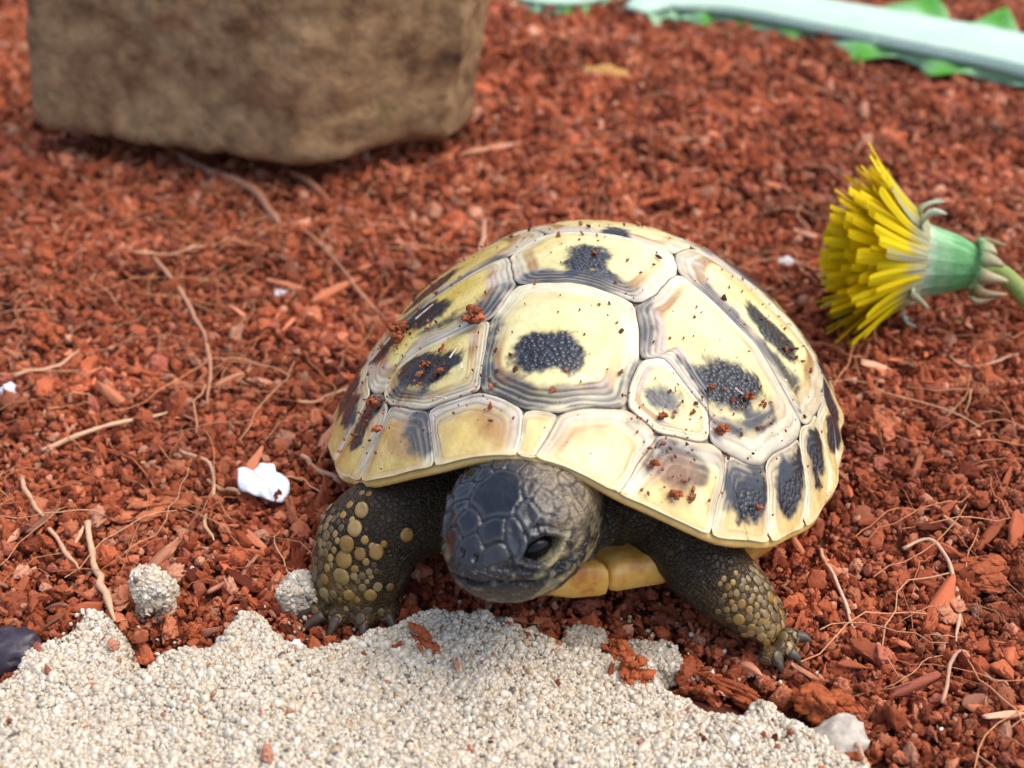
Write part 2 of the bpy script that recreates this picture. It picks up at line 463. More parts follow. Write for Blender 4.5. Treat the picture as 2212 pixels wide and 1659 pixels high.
P = np.concatenate([wedge(2600, -5.4, 3.2), wedge(5000, 3.2, 14.0)])
k = sand_d(P[:, 0], P[:, 1]) < -0.08; P = P[k]; n = len(P)
s = np.exp(RG.normal(0, 0.45, n)) * 0.038
rot = np.column_stack([RG.normal(0, 0.5, n), RG.normal(0, 0.35, n), RG.uniform(0, 6.28, n)])
t = coir_tint(n, P) * RG.uniform(0.9, 1.4, (n, 1)); t = t + np.array([.10, .09, .06]) * (RG.random((n, 1)) < .3)
scatter('coir_shreds', np.column_stack([P, gh(P[:, 0], P[:, 1]) + RG.uniform(0.0, 0.08, n)]), s[:, None] * np.array([1, 1, 1.0]) * RG.uniform(.7, 1.3, (n, 3)), rot, RG.integers(0, 6, n), t, SHRED_P,
        'flat slivers of coconut husk scattered among the crumbs', 'coir')

# sand grains
nS = 130000
P = np.column_stack([RG.uniform(-5.0, 3.0, nS * 2), RG.uniform(-5.3, -2.35, nS * 2)])
sd = sand_d(P[:, 0], P[:, 1]); k = sd > -0.05; P = P[k][:nS]; n = len(P)
Z = sh(P[:, 0], P[:, 1]); k = Z > -0.12; P, Z = P[k], Z[k]; n = len(P)
def sand_tint(n):
    base = np.array([[0.66, 0.59, 0.47], [0.62, 0.53, 0.40], [0.72, 0.67, 0.57], [0.56, 0.49, 0.38], [0.52, 0.37, 0.21], [0.13, 0.11, 0.10], [0.38, 0.14, 0.07]])
    kk = RG.choice(7, n, p=[.40, .25, .19, .11, .035, .007, .008])
    return base[kk] * RG.uniform(0.85, 1.12, (n, 1)) * np.array([.85, .83, .79])
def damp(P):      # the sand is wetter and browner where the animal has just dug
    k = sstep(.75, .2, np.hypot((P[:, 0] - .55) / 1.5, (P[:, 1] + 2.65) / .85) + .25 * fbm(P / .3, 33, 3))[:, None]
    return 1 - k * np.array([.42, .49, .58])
s = np.clip(np.exp(RG.normal(0, 0.40, n)) * 0.0130, 0.007, 0.042)
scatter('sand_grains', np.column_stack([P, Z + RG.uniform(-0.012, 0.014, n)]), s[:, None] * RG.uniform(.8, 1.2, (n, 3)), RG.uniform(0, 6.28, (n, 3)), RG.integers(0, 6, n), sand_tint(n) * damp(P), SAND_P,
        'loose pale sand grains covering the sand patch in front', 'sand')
# grains that rolled off the sand onto the coir
P = np.column_stack([RG.uniform(-3.8, 2.8, 9000), RG.uniform(-4.6, -2.2, 9000)]); sd = sand_d(P[:, 0], P[:, 1])
P = P[(sd < -.04) & (RG.random(9000) < .55 * np.exp(sd / .10))]; n = len(P); s = RG.uniform(.010, .024, n)
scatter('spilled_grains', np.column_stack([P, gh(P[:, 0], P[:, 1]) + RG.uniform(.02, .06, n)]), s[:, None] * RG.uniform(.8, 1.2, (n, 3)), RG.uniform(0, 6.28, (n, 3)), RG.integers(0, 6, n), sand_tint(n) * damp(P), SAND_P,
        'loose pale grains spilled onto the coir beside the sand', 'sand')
# coir bits spilled over the sand
nB = 110
P = np.column_stack([RG.uniform(-3.6, 2.6, nB), RG.uniform(-4.6, -2.6, nB)]); k = sand_d(P[:, 0], P[:, 1]) > 0.05; P = P[k]; n = len(P)
s = np.clip(np.exp(RG.normal(0, 0.5, n)) * 0.02, 0.008, 0.06)
scatter('coir_specks', np.column_stack([P, sh(P[:, 0], P[:, 1]) + s * 0.6]), s[:, None] * RG.uniform(.7, 1.3, (n, 3)), RG.uniform(0, 6.28, (n, 3)), RG.integers(0, 12, n), coir_tint(n, P), COIR_P,
        'tiny coir specks sprinkled over the pale sand', 'coir')

# fine coir fibres, too many to count
fb = MB()
def fibre_path(x, y, L, ang, lift, seed, n=9):
    r = np.random.default_rng(seed); pts = []; a = ang
    for i in range(n):
        pts.append((x, y, 0)); a += r.normal(0, 0.28); x += math.cos(a) * L / n; y += math.sin(a) * L / n
    p = np.array(pts, float); p[:, 2] = gh(p[:, 0], p[:, 1]) + lift + 0.06 * np.sin(np.linspace(0, 3.14, n)) + r.normal(0, .012, n)
    return p
for i in range(1500):
    if i < 850: x, y = wedge(1, -5.0, 3.5)[0]
    else: x, y = wedge(1, 3.5, 13.5)[0]
    if sand_d(np.array([x]), np.array([y]))[0] > -0.1: continue
    L = rnd.uniform(0.3, 1.5); p = fibre_path(x, y, L, rnd.uniform(0, 6.28), rnd.uniform(0.03, 0.10), i)
    inside = ((p[:, 0] - 0.6) / 2.0) ** 2 + ((p[:, 1] + 1.1) / 2.3) ** 2 < 1
    if inside.any() or (sand_d(p[:, 0], p[:, 1]) > -0.02).any(): continue
    wdt = rnd.uniform(0.0026, 0.0065)
    Vt, Ft = tube(p, [wdt] * len(p), 3, cap=False)
    fb.add(Vt, Ft, np.array([[0.58, 0.24, 0.10], [0.50, 0.17, 0.065], [0.66, 0.36, 0.18]][i % 3]) * rnd.uniform(0.75, 1.2))
obj('coir_fibres', fb.mesh('coir_fibres'), M_FIBRE, label='hair thin tan coir fibres lying all over the ground', cat='fibre', kind='stuff')

# ------------------------------------------------------------------ tortoise: shell
TOR = bpy.data.objects.new('tortoise', None); SC.collection.objects.link(TOR)
TOR.location = (0.6213, -1.0830, 0.0); TOR.rotation_euler = (-0.0740, -0.0070, -0.2520)
TOR['label'] = 'baby tortoise with yellow and black domed shell walking onto the sand'; TOR['category'] = 'tortoise'
TM = Matrix.Translation(TOR.location) @ TOR.rotation_euler.to_matrix().to_4x4()

A_, BF, BB, H_, N_, M_, Z0, ZF = 1.948, 2.204, 2.083, 1.92, 1.938, 1.18, 0.475, 1.41
def rim_r(th):
    cusp = 0.016 * np.exp(-((np.abs(th) - rad(14.5)) / rad(4.5)) ** 2) + 0.010 * np.exp(-((np.abs(th) - rad(31.5)) / rad(4)) ** 2) + 0.006 * np.cos(np.abs(th) * 25) * (np.abs(th) > rad(38))
    c, s = np.cos(th), np.sin(th); b = np.where(c > 0, BF, BB)
    return (np.abs(s / A_) ** 2.3 + np.abs(c / b) ** 2.3) ** (-1 / 2.3) * (1 + cusp)
def rim_z(th): return Z0 + (ZF - Z0) * np.exp(-(th / 0.55) ** 2)
_u = np.linspace(0, 1, 400); _r = 1.95 * _u; _z = 1.35 * (1 - _u ** N_) ** (1 / M_)
_s = np.concatenate([[0], np.cumsum(np.hypot(np.diff(_r), np.diff(_z)))]); _s /= _s[-1]
def dome(P):
    """P: plan coordinates in which |P| runs evenly along the shell from crown (0) to rim (1)"""
    w_ = np.hypot(P[..., 0], P[..., 1]); th = np.arctan2(P[..., 0], -P[..., 1] + 1e-12)
    u = np.interp(w_, _s, _u); zr = rim_z(th)
    z = zr + (H_ - zr) * np.clip(1 - u ** N_, 0, 1) ** (1 / M_)
    over = np.maximum(w_ - 1, 0); rho = rim_r(th) * (u + over * 0.3)
    return np.stack([rho * np.sin(th), -rho * np.cos(th), z - over * 1.2], -1)
def dome_n(P):
    e = 2e-3; k = np.minimum(1.0, 0.985 / np.maximum(np.hypot(P[..., 0], P[..., 1]), 1e-6))[..., None]; Q = P * k
    a = dome(Q + [e, 0]) - dome(Q - [e, 0]); b = dome(Q + [0, e]) - dome(Q - [0, e])
    n = np.cross(a, b); return n / (np.linalg.norm(n, axis=-1, keepdims=True) + 1e-12)
def toP(xy):
    xy = np.asarray(xy, float); th = np.arctan2(xy[..., 0], -xy[..., 1]); u = np.hypot(xy[..., 0], xy[..., 1]) / rim_r(th)
    w_ = np.interp(np.minimum(u, 1), _u, _s)
    return np.stack([w_ * np.sin(th), -w_ * np.cos(th)], -1)
def R(deg): t = rad(deg); return ('r', t)
def pp(v):
    if v[0] == 'r': return np.array([math.sin(v[1]), -math.cos(v[1])])
    return toP(v)
def mir(l): return [(('r', -v[1]) if v[0] == 'r' else (-v[0], v[1])) for v in l][::-1]

A, B, Fv, Cc, E, D = (-.45, -.62), (.40, -.73), (-.57, -.98), (.52, -1.20), (-.44, -1.71), (.49, -1.66)
nTL, nTR = (-.10, -1.92), (.12, -1.91)
V2L, V2R, V23L, V23R = (-.64, -.13), (.61, -.13), (-.42, .12), (.55, .13)
V3L, V3R, V34L, V34R = (-.64, .50), (.64, .50), (-.45, .80), (.45, .80)
V4L, V4R, V45L, V45R = (-.58, 1.08), (.58, 1.08), (-.33, 1.28), (.33, 1.28)
V5L, V5R, V5bL, V5bR = (-.60, 1.42), (.60, 1.42), (-.80, 1.60), (.80, 1.60)
sTL, sTR = (-.36, 1.74), (.36, 1.74)
tR = {1: (.73, -1.67), 2: (1.12, -1.42), 3: (1.38, -1.2), 4: (1.61, -.73), 5: (1.73, -.26), 6: (1.75, .2), 7: (1.68, .62), 8: (1.5, 1.05), 9: (1.2, 1.38), 10: (.8, 1.6)}
tL = {1: (-.81, -1.67), 2: (-1.16, -1.40), 3: (-1.42, -1.08), 4: (-1.6, -.70), 5: (-1.73, -.26), 6: (-1.75, .2), 7: (-1.68, .62), 8: (-1.5, 1.05), 9: (-1.2, 1.38), 10: (-.8, 1.6)}
bR = {0: R(1.4), 1: R(14), 2: R(30), 3: R(43), 4: R(54), 5: R(65), 6: R(78), 7: R(100), 8: R(120), 9: R(139), 10: R(155), 11: R(170)}
bL = {0: R(-1.2), 1: R(-15), 2: R(-33), 3: R(-49), 4: R(-62), 5: R(-75), 6: R(-88), 7: R(-102), 8: R(-121), 9: R(-139), 10: R(-155), 11: R(-170)}
C12a, C12b, C12c = (.65, -1.07), (.98, -1.25), (1.02, -1.45)
C23m, C23b = (1.23, -.35), (1.61, -.62)
L12a, L12b, L12c = (-.71, -.96), (-1.29, -1.01), (-1.27, -1.22)
L23m, L23b = (-1.20, -.30), (-1.63, -.60)
C34b, L34b = (1.70, .55), (-1.70, .55)

SCUTES = {
 'V1': ('vertebral_scute', [A, B, Cc, D, nTR, nTL, E, Fv], (0, -1.34)),
 'V2': ('vertebral_scute', [V2L, V23L, V23R, V2R, B, A], (0.03, -.28)),
 'V3': ('vertebral_scute', [V23L, V3L, V34L, V34R, V3R, V23R], (0, .42)),
 'V4': ('vertebral_scute', [V34L, V4L, V45L, V45R, V4R, V34R], (0, 1.02)),
 'V5': ('vertebral_scute', [V45L, V5L, V5bL, sTL, sTR, V5bR, V5R, V45R], (0, 1.5)),
 'C1R': ('costal_scute', [Cc, C12a, C12b, C12c, tR[1], D], (.74, -1.36)),
 'C2R': ('costal_scute', [B, V2R, C23m, C23b, tR[4], tR[3], tR[2], C12c, C12b, C12a, Cc], (.84, -.64)),
 'C3R': ('costal_scute', [V2R, V23R, V3R, C34b, tR[6], tR[5], C23b, C23m], (1.18, .05)),
 'C4R': ('costal_scute', [V3R, V34R, V4R, V45R, V5R, V5bR, tR[9], tR[8], tR[7], C34b], (1.02, .9)),
 'C1L': ('costal_scute', [Fv, L12a, L12b, L12c, tL[2], tL[1], E], (-.86, -1.26)),
 'C2L': ('costal_scute', [A, V2L, L23m, L23b, tL[4], tL[3], L12c, L12b, L12a, Fv], (-1.05, -.58)),
 'C3L': ('costal_scute', [V2L, V23L, V3L, L34b, tL[6], tL[5], L23b, L23m], (-1.18, .05)),
 'C4L': ('costal_scute', [V3L, V34L, V4L, V45L, V5L, V5bL, tL[9], tL[8], tL[7], L34b], (-1.02, .9)),
 'N': ('nuchal_scute', [nTL, nTR, bR[0], bL[0]], None),
 'S': ('supracaudal_scute', [sTL, sTR, bR[11], R(180), bL[11]], None),
 'M1R': ('marginal_scute', [nTR, D, tR[1], bR[1], R(8), bR[0]], None),
 'M2R': ('marginal_scute', [tR[1], C12c, tR[2], bR[2], R(22), bR[1]], None),
 'M1L': ('marginal_scute', [nTL, E, tL[1], bL[1], R(-8), bL[0]], None),
 'M2L': ('marginal_scute', [tL[1], tL[2], bL[2], R(-24), bL[1]], None),
 'M3L': ('marginal_scute', [tL[2], L12c, tL[3], bL[3], R(-41), bL[2]], None),
}
for i in range(3, 11):
    SCUTES['M%dR' % i] = ('marginal_scute', [tR[i - 1]] + ([C23b] if i == 5 else []) + [tR[i], bR[i], bR[i - 1]], None)
    if i > 3: SCUTES['M%dL' % i] = ('marginal_scute', [tL[i - 1]] + ([L23b] if i == 5 else []) + [tL[i], bL[i], bL[i - 1]], None)
SCUTES['M11R'] = ('marginal_scute', [tR[10], sTR, bR[11], bR[10]], None)
SCUTES['M11L'] = ('marginal_scute', [tL[10], sTL, bL[11], bL[10]], None)

PATCH = {
'V1':[('d',[(-0.32,-1.42),(-0.27,-1.30),(-0.20,-1.26),(-0.07,-1.29),(-0.01,-1.26),(0.10,-1.27),(0.18,-1.36),(0.19,-1.48),(0.14,-1.59),(0.04,-1.60),(-0.05,-1.65),(-0.16,-1.64),(-0.27,-1.54)]),('b',[(-0.44,-1.64),(-0.50,-1.33),(-0.53,-1.00),(-0.50,-1.01),(-0.38,-1.55),(-0.17,-1.72),(-0.03,-1.75),(0.21,-1.68),(0.39,-1.55),(0.46,-1.28),(0.52,-1.23),(0.48,-1.67),(0.32,-1.81),(-0.11,-1.93),(-0.29,-1.84)])],
'V2':[('d',[(-0.14,-0.41),(-0.15,-0.25),(-0.07,-0.16),(0.03,-0.16),(0.13,-0.28),(0.16,-0.50),(0.05,-0.53),(-0.05,-0.58),(-0.12,-0.58)]),('b',[(-0.44,-0.51),(-0.11,-0.58),(0.16,-0.50),(0.39,-0.54),(0.39,-0.70),(0.15,-0.75),(-0.13,-0.75),(-0.42,-0.62)])],
'V3':[('d',[(-0.03,0.05),(0.00,0.17),(0.08,0.27),(0.17,0.27),(0.19,0.13),(0.09,0.05)])],
'C1L':[('d',[(-1.18,-1.17),(-1.17,-1.09),(-1.08,-1.06),(-0.97,-1.09),(-0.84,-1.18),(-0.69,-1.29),(-0.66,-1.38),(-0.69,-1.47),(-0.80,-1.49),(-0.97,-1.40),(-1.12,-1.26)]),('b',[(-1.18,-1.29),(-1.12,-1.27),(-0.79,-1.51),(-0.75,-1.57),(-0.87,-1.55),(-1.09,-1.42)])],
'C2L':[('d',[(-1.58,-0.37),(-1.54,-0.30),(-1.40,-0.32),(-1.26,-0.33),(-1.02,-0.49),(-0.95,-0.61),(-0.95,-0.76),(-1.13,-0.74),(-1.36,-0.62),(-1.45,-0.74),(-1.57,-0.68),(-1.70,-0.39)]),('b',[(-0.93,-0.78),(-0.75,-0.80),(-0.66,-0.65),(-0.47,-0.63),(-0.57,-0.96),(-0.89,-0.91),(-1.14,-0.79)])],
'C1R':[('b',[(0.62,-1.41),(0.67,-1.33),(0.80,-1.27),(0.82,-1.33),(0.83,-1.45),(0.73,-1.49),(0.62,-1.51),(0.59,-1.49)])],
'C2R':[('d',[(0.75,-1.05),(0.80,-0.99),(0.86,-0.96),(0.95,-0.82),(1.01,-0.78),(1.12,-0.75),(1.24,-0.71),(1.29,-0.75),(1.31,-0.83),(1.24,-0.95),(1.14,-1.12),(1.04,-1.20),(0.97,-1.19),(0.89,-1.13),(0.82,-1.13)]),('b',[(1.00,-1.28),(1.07,-1.22),(1.20,-1.10),(1.38,-0.73),(1.40,-0.95),(1.21,-1.19),(1.09,-1.31),(1.02,-1.33)]),('b',[(0.41,-0.75),(0.47,-0.58),(0.58,-1.08),(0.52,-1.18)])],
'C3R':[('d',[(1.07,-0.04),(1.12,0.11),(1.22,0.12),(1.35,0.13),(1.48,0.17),(1.51,0.02),(1.45,-0.14),(1.37,-0.16),(1.24,-0.16),(1.14,-0.13)]),('b',[(0.68,-0.09),(0.75,-0.06),(0.93,-0.16),(1.16,-0.25),(1.44,-0.24),(1.57,-0.19),(1.58,-0.52),(1.49,-0.47),(1.20,-0.35),(0.94,-0.29),(0.70,-0.22)])],
'M2L':[('n',[(-1.01,-1.65),(-0.95,-1.68),(-0.85,-1.74),(-0.78,-2.00),(-0.87,-1.96),(-0.97,-1.88),(-1.00,-1.88)]),('b',[(-0.93,-1.61),(-0.82,-1.68),(-0.67,-2.03),(-0.70,-2.04),(-0.82,-1.95)])],
'M3L':[('d',[(-1.42,-1.14),(-1.32,-1.22),(-1.24,-1.32),(-1.30,-1.42),(-1.34,-1.53),(-1.41,-1.55),(-1.45,-1.43),(-1.43,-1.31)])],
'M4L':[('d',[(-1.75,-0.76),(-1.64,-0.85),(-1.55,-1.04),(-1.54,-1.21),(-1.55,-1.26),(-1.62,-1.19),(-1.68,-0.99)])],
'M1L':[('n',[(-0.40,-1.90),(-0.33,-1.94),(-0.21,-2.05),(-0.20,-2.13),(-0.27,-2.06)])],
'M1R':[('n',[(0.25,-1.96),(0.38,-1.88),(0.39,-1.92),(0.26,-2.02),(0.20,-2.09)])],
'M2R':[('b',[(.74,-1.72),(.92,-1.58),(1.02,-1.62),(1.0,-1.74),(.93,-1.86),(.8,-1.92)]),('b',[(0.72,-1.73),(0.83,-1.61),(0.93,-1.68),(0.96,-1.73),(0.90,-1.83),(0.81,-1.90),(0.75,-1.89),(0.70,-1.91)]),('n',[(0.74,-1.85),(0.93,-1.68),(0.96,-1.73),(0.92,-1.92),(0.82,-1.98),(0.73,-1.93)])],
'M3R':[('d',[(1.19,-1.51),(1.35,-1.33),(1.40,-1.34),(1.41,-1.45),(1.36,-1.60),(1.29,-1.69),(1.22,-1.68),(1.18,-1.60)]),('b',[(1.15,-1.47),(1.37,-1.24),(1.39,-1.30),(1.19,-1.53),(1.21,-1.71),(1.18,-1.74)])],
'M4R':[('d',[(1.48,-1.16),(1.52,-1.03),(1.62,-0.82),(1.65,-0.94),(1.65,-1.17),(1.56,-1.32),(1.51,-1.29)])],
'M5R':[('d',[(1.66,-0.66),(1.72,-0.46),(1.76,-0.51),(1.77,-0.81),(1.75,-0.89),(1.70,-0.77)])],
'M6R':[('d',[(1.79,-0.22),(1.84,-0.10),(1.86,-0.29),(1.84,-0.44)])],
}
PATCH['C3L'] = [(k, [(-x, y) for x, y in q]) for k, q in PATCH['C3R']]
PATCH['V4'] = [('d', [(-.15, .93), (.12, .9), (.16, 1.05), (0, 1.12), (-.16, 1.05)])]
PATCH['V5'] = [('d', [(-.2, 1.42), (.2, 1.42), (.22, 1.6), (-.2, 1.62)])]
for s_, nm in ((1, 'C4R'), (-1, 'C4L')):
    PATCH[nm] = [('d', [(s_ * .95, .7), (s_ * 1.3, .8), (s_ * 1.25, 1.1), (s_ * .9, 1.1)]), ('b', [(s_ * .65, .6), (s_ * 1.6, .62), (s_ * 1.5, .8), (s_ * .7, .75)])]
for q in list(SCUTES):
    if q[0] == 'M' and q not in PATCH and q not in ('M1R', 'M1L'):
        poly = np.array([pp(v) for v in SCUTES[q][1]]); c = poly.mean(0)
        PATCH[q] = [('P', c + (poly - c) * 0.55 + (0, -0.03))]

def rounded(poly, n):
    q = []
    for a, b, c in zip(np.roll(poly, 1, 0), poly, np.roll(poly, -1, 0)):
        la, lc = np.linalg.norm(a - b), np.linalg.norm(c - b); k = 0.025
        p0 = b + (a - b) * min(k / la, .25); p2 = b + (c - b) * min(k / lc, .25)
        q += [p0, 0.25 * p0 + 0.5 * b + 0.25 * p2, p2]
    q = np.array(q); d = np.linalg.norm(np.roll(q, -1, 0) - q, axis=1); s = np.concatenate([[0], np.cumsum(d)]); q2 = np.concatenate([q, q[:1]])
    t = np.linspace(0, s[-1], n, endpoint=False)
    return np.stack([np.interp(t, s, q2[:, 0]), np.interp(t, s, q2[:, 1])], -1)

def make_scute(key):
    kind, poly, cen = SCUTES[key]
    poly = np.array([pp(v) for v in poly])
    marg = kind in ('marginal_scute', 'nuchal_scute', 'supracaudal_scute')
    if cen is not None: c = toP(cen)
    else:
        c = poly.mean(0)
        if kind == 'marginal_scute': c = c * (0.955 / np.hypot(*c))
    nb = 150; bd = rounded(poly, nb)
    c0 = bd.mean(0); ins = 0.0008; bd = bd + (c0 - bd) / (np.linalg.norm(c0 - bd, axis=1)[:, None] + 1e-9) * ins
    ta = 0.70 if not marg else 0.62
    ts = np.concatenate([np.linspace(0.05, ta, 14, endpoint=False), np.linspace(ta, 1.0, 30)])
    Pq = (c + (bd - c)[None] * ts[:, None, None]).reshape(-1, 2); Pq = np.concatenate([c[None], Pq])
    t = np.concatenate([[0], np.repeat(ts, nb)])
    # gentle wander shared by neighbours
    wob = 0.010 * np.stack([vnoise(Pq * 9, 71), vnoise(Pq * 9, 72)], -1); Pq = Pq + wob * (np.hypot(*Pq.T) < 0.985)[:, None]
    P3 = dome(Pq); nr = dome_n(Pq)
    tw = t + 0.018 * fbm(P3 * 3.0, 81, 2) * (t > 0.1) * (t < 0.97)
    wmin = np.linalg.norm(bd - c, axis=1).min()
    amp = 0.6 + 0.4 * min(1, wmin / 0.3)
    if marg: amp *= 0.62
    out = (tw - ta) / (1 - ta)
    nring = 4 if not marg else 3
    hgt = np.where(tw < ta, 0.027 - 0.003 * (tw / ta) ** 2, 0.021 * (1 - np.clip(out, 0, 1)) ** .9 + 0.003)
    ridge = np.where(tw > ta, 0.5 + 0.5 * np.cos(2 * np.pi * nring * out + 1.8 * fbm(P3 * 2.2, 83, 3) + .9 * vnoise(P3 * 9, 84)), 0)
    n0 = fbm(P3 * 4, 87, 2)
    gdir = np.array([0, -1.0]) if kind == 'vertebral_scute' else (np.array([-np.sign(c[0]) * .75, -.65]) if not marg else -c / np.hypot(*c))
    dq = (Pq - c) / (np.linalg.norm(Pq - c, axis=1)[:, None] + 1e-9); gd = sstep(-.35, .75, dq @ gdir) if not marg else sstep(-.2, .8, dq @ gdir)
    if kind == 'costal_scute': gd = np.maximum(gd, sstep(.3, .9, dq @ (c / np.hypot(*c))) * .6)
    hgt = hgt + 0.0034 * ridge * (out < 0.93) * (.2 + .8 * gd) * (1 + .5 * n0)
    hgt = hgt + 0.007 * sstep(0.80, 0.90, out) * (1 - sstep(0.94, 1.0, out)) - 0.0045 * sstep(0.96, 1.0, out)
    hgt = hgt * amp
    if marg:   # the free edge at the rim stays full instead of dropping into a seam
        rimk = sstep(0.965, 1.0, np.hypot(*Pq.T)); hgt = hgt * (1 - rimk) + 0.012 * rimk
    hgt = hgt + 0.004 * fbm(P3 * 5, 85, 3)
    V = P3 + nr * (hgt[:, None] + 0.004)
    # ---------------- colours of the horn, with some shade and sky sheen painted in
    n1 = fbm(P3 * 2.2, 91, 4); n2 = fbm(P3 * 7.0, 93, 4); n3 = fbm(P3 * np.array([18, 18, 6.0]), 95, 3)
    pale = np.array([0.78, 0.69, 0.34]); gold = np.array([0.66, 0.48, 0.10]); cream = np.array([0.76, 0.69, 0.46])
    leftish = sstep(0.2, -1.1, P3[:, 0])                       # flank away from the sun: its shade painted in as deeper yellow
    f = np.clip(0.08 + 0.55 * n1 + 0.55 * leftish, 0, 1)[:, None]
    col = pale * (1 - f) + gold * f
    if key[0] == 'M' or key in 'NS': col = col * np.array([0.99, 0.90, 0.82]) + 0.03 * n3[:, None]
    o1 = np.clip(out, 0, 1)[:, None]
    ix = np.clip(np.floor(nring * out + .5), 0, 9).astype(int); pal = np.array([[.62, .56, .33], [.55, .46, .37], [.38, .34, .29], [.68, .60, .36], [.46, .40, .31], [.50, .35, .20]])[np.random.default_rng(sum(map(ord, key)) * 7).integers(0, 6, 10)][ix]
    w9 = (.10 + .62 * gd)[:, None]; bandc = (cream * (1 - w9) + pal * w9) * (0.94 + 0.07 * ridge[:, None]) * (1 + 0.20 * n2[:, None] + .15 * n3[:, None])
    col = np.where(tw[:, None] > ta, col * (1 - sstep(0.1, 0.6, o1)) + bandc * sstep(0.1, 0.6, o1), col)
    # brown ring where new growth begins
    ang = np.arctan2(*(Pq - c).T); bs = np.clip(0.55 + 0.9 * vnoise(np.stack([np.cos(ang), np.sin(ang), np.full_like(ang, hash(key) % 1 + len(key))], -1) * 1.3, 97), 0, 1)
    rg = sstep(ta - 0.05, ta - 0.01, tw) * (1 - sstep(ta + 0.07, ta + 0.15, tw)) * bs * (0.45 if marg else 1.0)
    rg = np.clip(rg * (.45 + .8 * gd), 0, .92); kk = sstep(-.1, .25, n1 + .5 * n2)[:, None]; brown = np.array([0.36, 0.19, 0.06]) * (1 - kk) + np.array([0.50, 0.38, 0.31]) * kk
    col = col * (1 - rg[:, None]) + brown * rg[:, None]
    # thin greyish growth lines, and a pale margin
    ln = (ridge < 0.22) * (out > 0.12) * (out < 0.9) * np.clip(0.40 + 1.1 * n1, 0.1, 0.75) * (.15 + .85 * gd)
    col = col * (1 - ln[:, None]) + np.array([0.30, 0.27, 0.25]) * ln[:, None]
    pm = (sstep(0.80, 0.92, out) * (.62 - .5 * gd) * np.clip(.55 + 1.2 * n1 + .6 * n2, .05, 1.2))[:, None]; col = col * (1 - pm) + np.array([0.78, 0.74, 0.58]) * pm
    if not marg:
        sm = (sstep(0.985, 0.997, out) * 0.6)[:, None]; sw = (sstep(.74, .95, out + .12 * n2) * np.clip(.15 + .45 * gd + .9 * n1, 0, .7))[:, None]; col = col * (1 - sw) + np.array([0.36, 0.31, 0.25]) * sw; col = col * (1 - sm) + np.array([0.25, 0.22, 0.19]) * sm
    else:
        sm = (sstep(0.97, 0.995, out) * (np.hypot(*Pq.T) < 0.975) * 0.55)[:, None]; col = col * (1 - sm) + np.array([0.40, 0.30, 0.20]) * sm
    dmask = np.zeros(len(Pq))
    if marg: # faint streaks that run from the seam to the rim
        stk = fbm(np.stack([np.arctan2(*Pq.T) * 26, np.hypot(*Pq.T) * 3, np.zeros(len(Pq))], -1), 98, 3)[:, None]; col = col * (1 + .22 * stk * np.array([.7, .9, 1.2]))
    for kd, poly2 in PATCH.get(key, []):
        q = np.asarray(poly2) if kd == 'P' else toP(np.array(poly2))
        sd = poly_sdf(Pq, q) + 0.030 * n2 + 0.010 * n3 + (.012 if marg else .004)
        if kd == 'b':
            k = sstep(-0.015, 0.02, sd) * np.clip(0.60 + 0.45 * (1 - ridge) + 0.35 * n2, 0.15, 0.97); dk = np.array([0.045, 0.045, 0.050])
        elif kd == 'n':
            k = sstep(-0.04, 0.03, sd) * (.45 if key == 'M2R' else .75); dk = np.array([0.42, 0.20, 0.06])
        else:
            k = sstep(-0.010, 0.014, sd + .005 * vnoise(P3 * 26, 99)) * 0.985; dmask = np.maximum(dmask, k); dk = np.array([0.008, 0.011, 0.021])  # blue in the black patches is sky sheen painted into the colour
            halo = (sstep(-0.06, 0.0, sd) * 0.45 * (0.6 + n1))[:, None]; col = col * (1 - halo) + np.array([0.33, 0.20, 0.10]) * halo if marg else col
        k = np.clip(k, 0, 1)[:, None]; col = col * (1 - k) + dk * k
    rimy = (sstep(0.955, 0.99, np.hypot(*Pq.T)) * 0.5)[:, None] if marg else 0
    if marg: col = col * (1 - rimy) + np.array([0.72, 0.52, 0.20]) * rimy
    gran = (1 - sstep(ta - 0.10, ta, tw)) * sstep(0.0, 0.1, tw)
    F = [(0, 1 + j, 1 + (j + 1) % nb) for j in range(nb)]
    i = np.arange(len(ts) - 1)[:, None] * nb + 1; j = np.arange(nb)[None]; j2 = (j + 1) % nb
    q = np.stack([i + j, i + nb + j, i + nb + j2, i + j2], -1).reshape(-1, 4)
    F += [tuple(x) for x in q.tolist()]
    me = mesh_from(kind, V, F, np.clip(col, 0.004, 0.85), {'gran': gran * (0.22 + 0.78 * dmask) * (0.6 if marg else 1.0)})
    bm = bmesh.new(); bm.from_mesh(me); bmesh.ops.recalc_face_normals(bm, faces=bm.faces)
    if sum(f.normal.z for f in bm.faces) < 0: bmesh.ops.reverse_faces(bm, faces=bm.faces)
    bm.to_mesh(me); bm.free()
    return kind, me

# under-shell: the bony carapace that carries the scutes, with its rolled rim and yellow underside
nt_, prof = 160, []
th = np.linspace(-np.pi, np.pi, nt_, endpoint=False); V = []; COL = []
rows = [(0.02 + 0.98 * k / 26, 'top') for k in range(27)]
for wv, _ in rows:
    Pq = np.stack([wv * np.sin(th), -wv * np.cos(th)], -1); V.append(dome(Pq) - dome_n(Pq) * 0.020 * (0.4 if wv > 0.98 else 1)); COL.append(np.tile([0.30, 0.26, 0.20] if wv < .93 else [0.66, 0.46, 0.16], (nt_, 1)))
for ins, dz in ((0.000, -0.035), (0.008, -0.060), (0.03, -0.075), (0.09, -0.07), (0.22, -0.03), (0.40, 0.06)):
    r_ = rim_r(th) * (1 - ins / 1.0); V.append(np.stack([r_ * np.sin(th), -r_ * np.cos(th), rim_z(th) + dz], -1)); COL.append(np.tile([0.66, 0.44, 0.14] if ins < 0.3 else [0.10, 0.08, 0.06], (nt_, 1)))
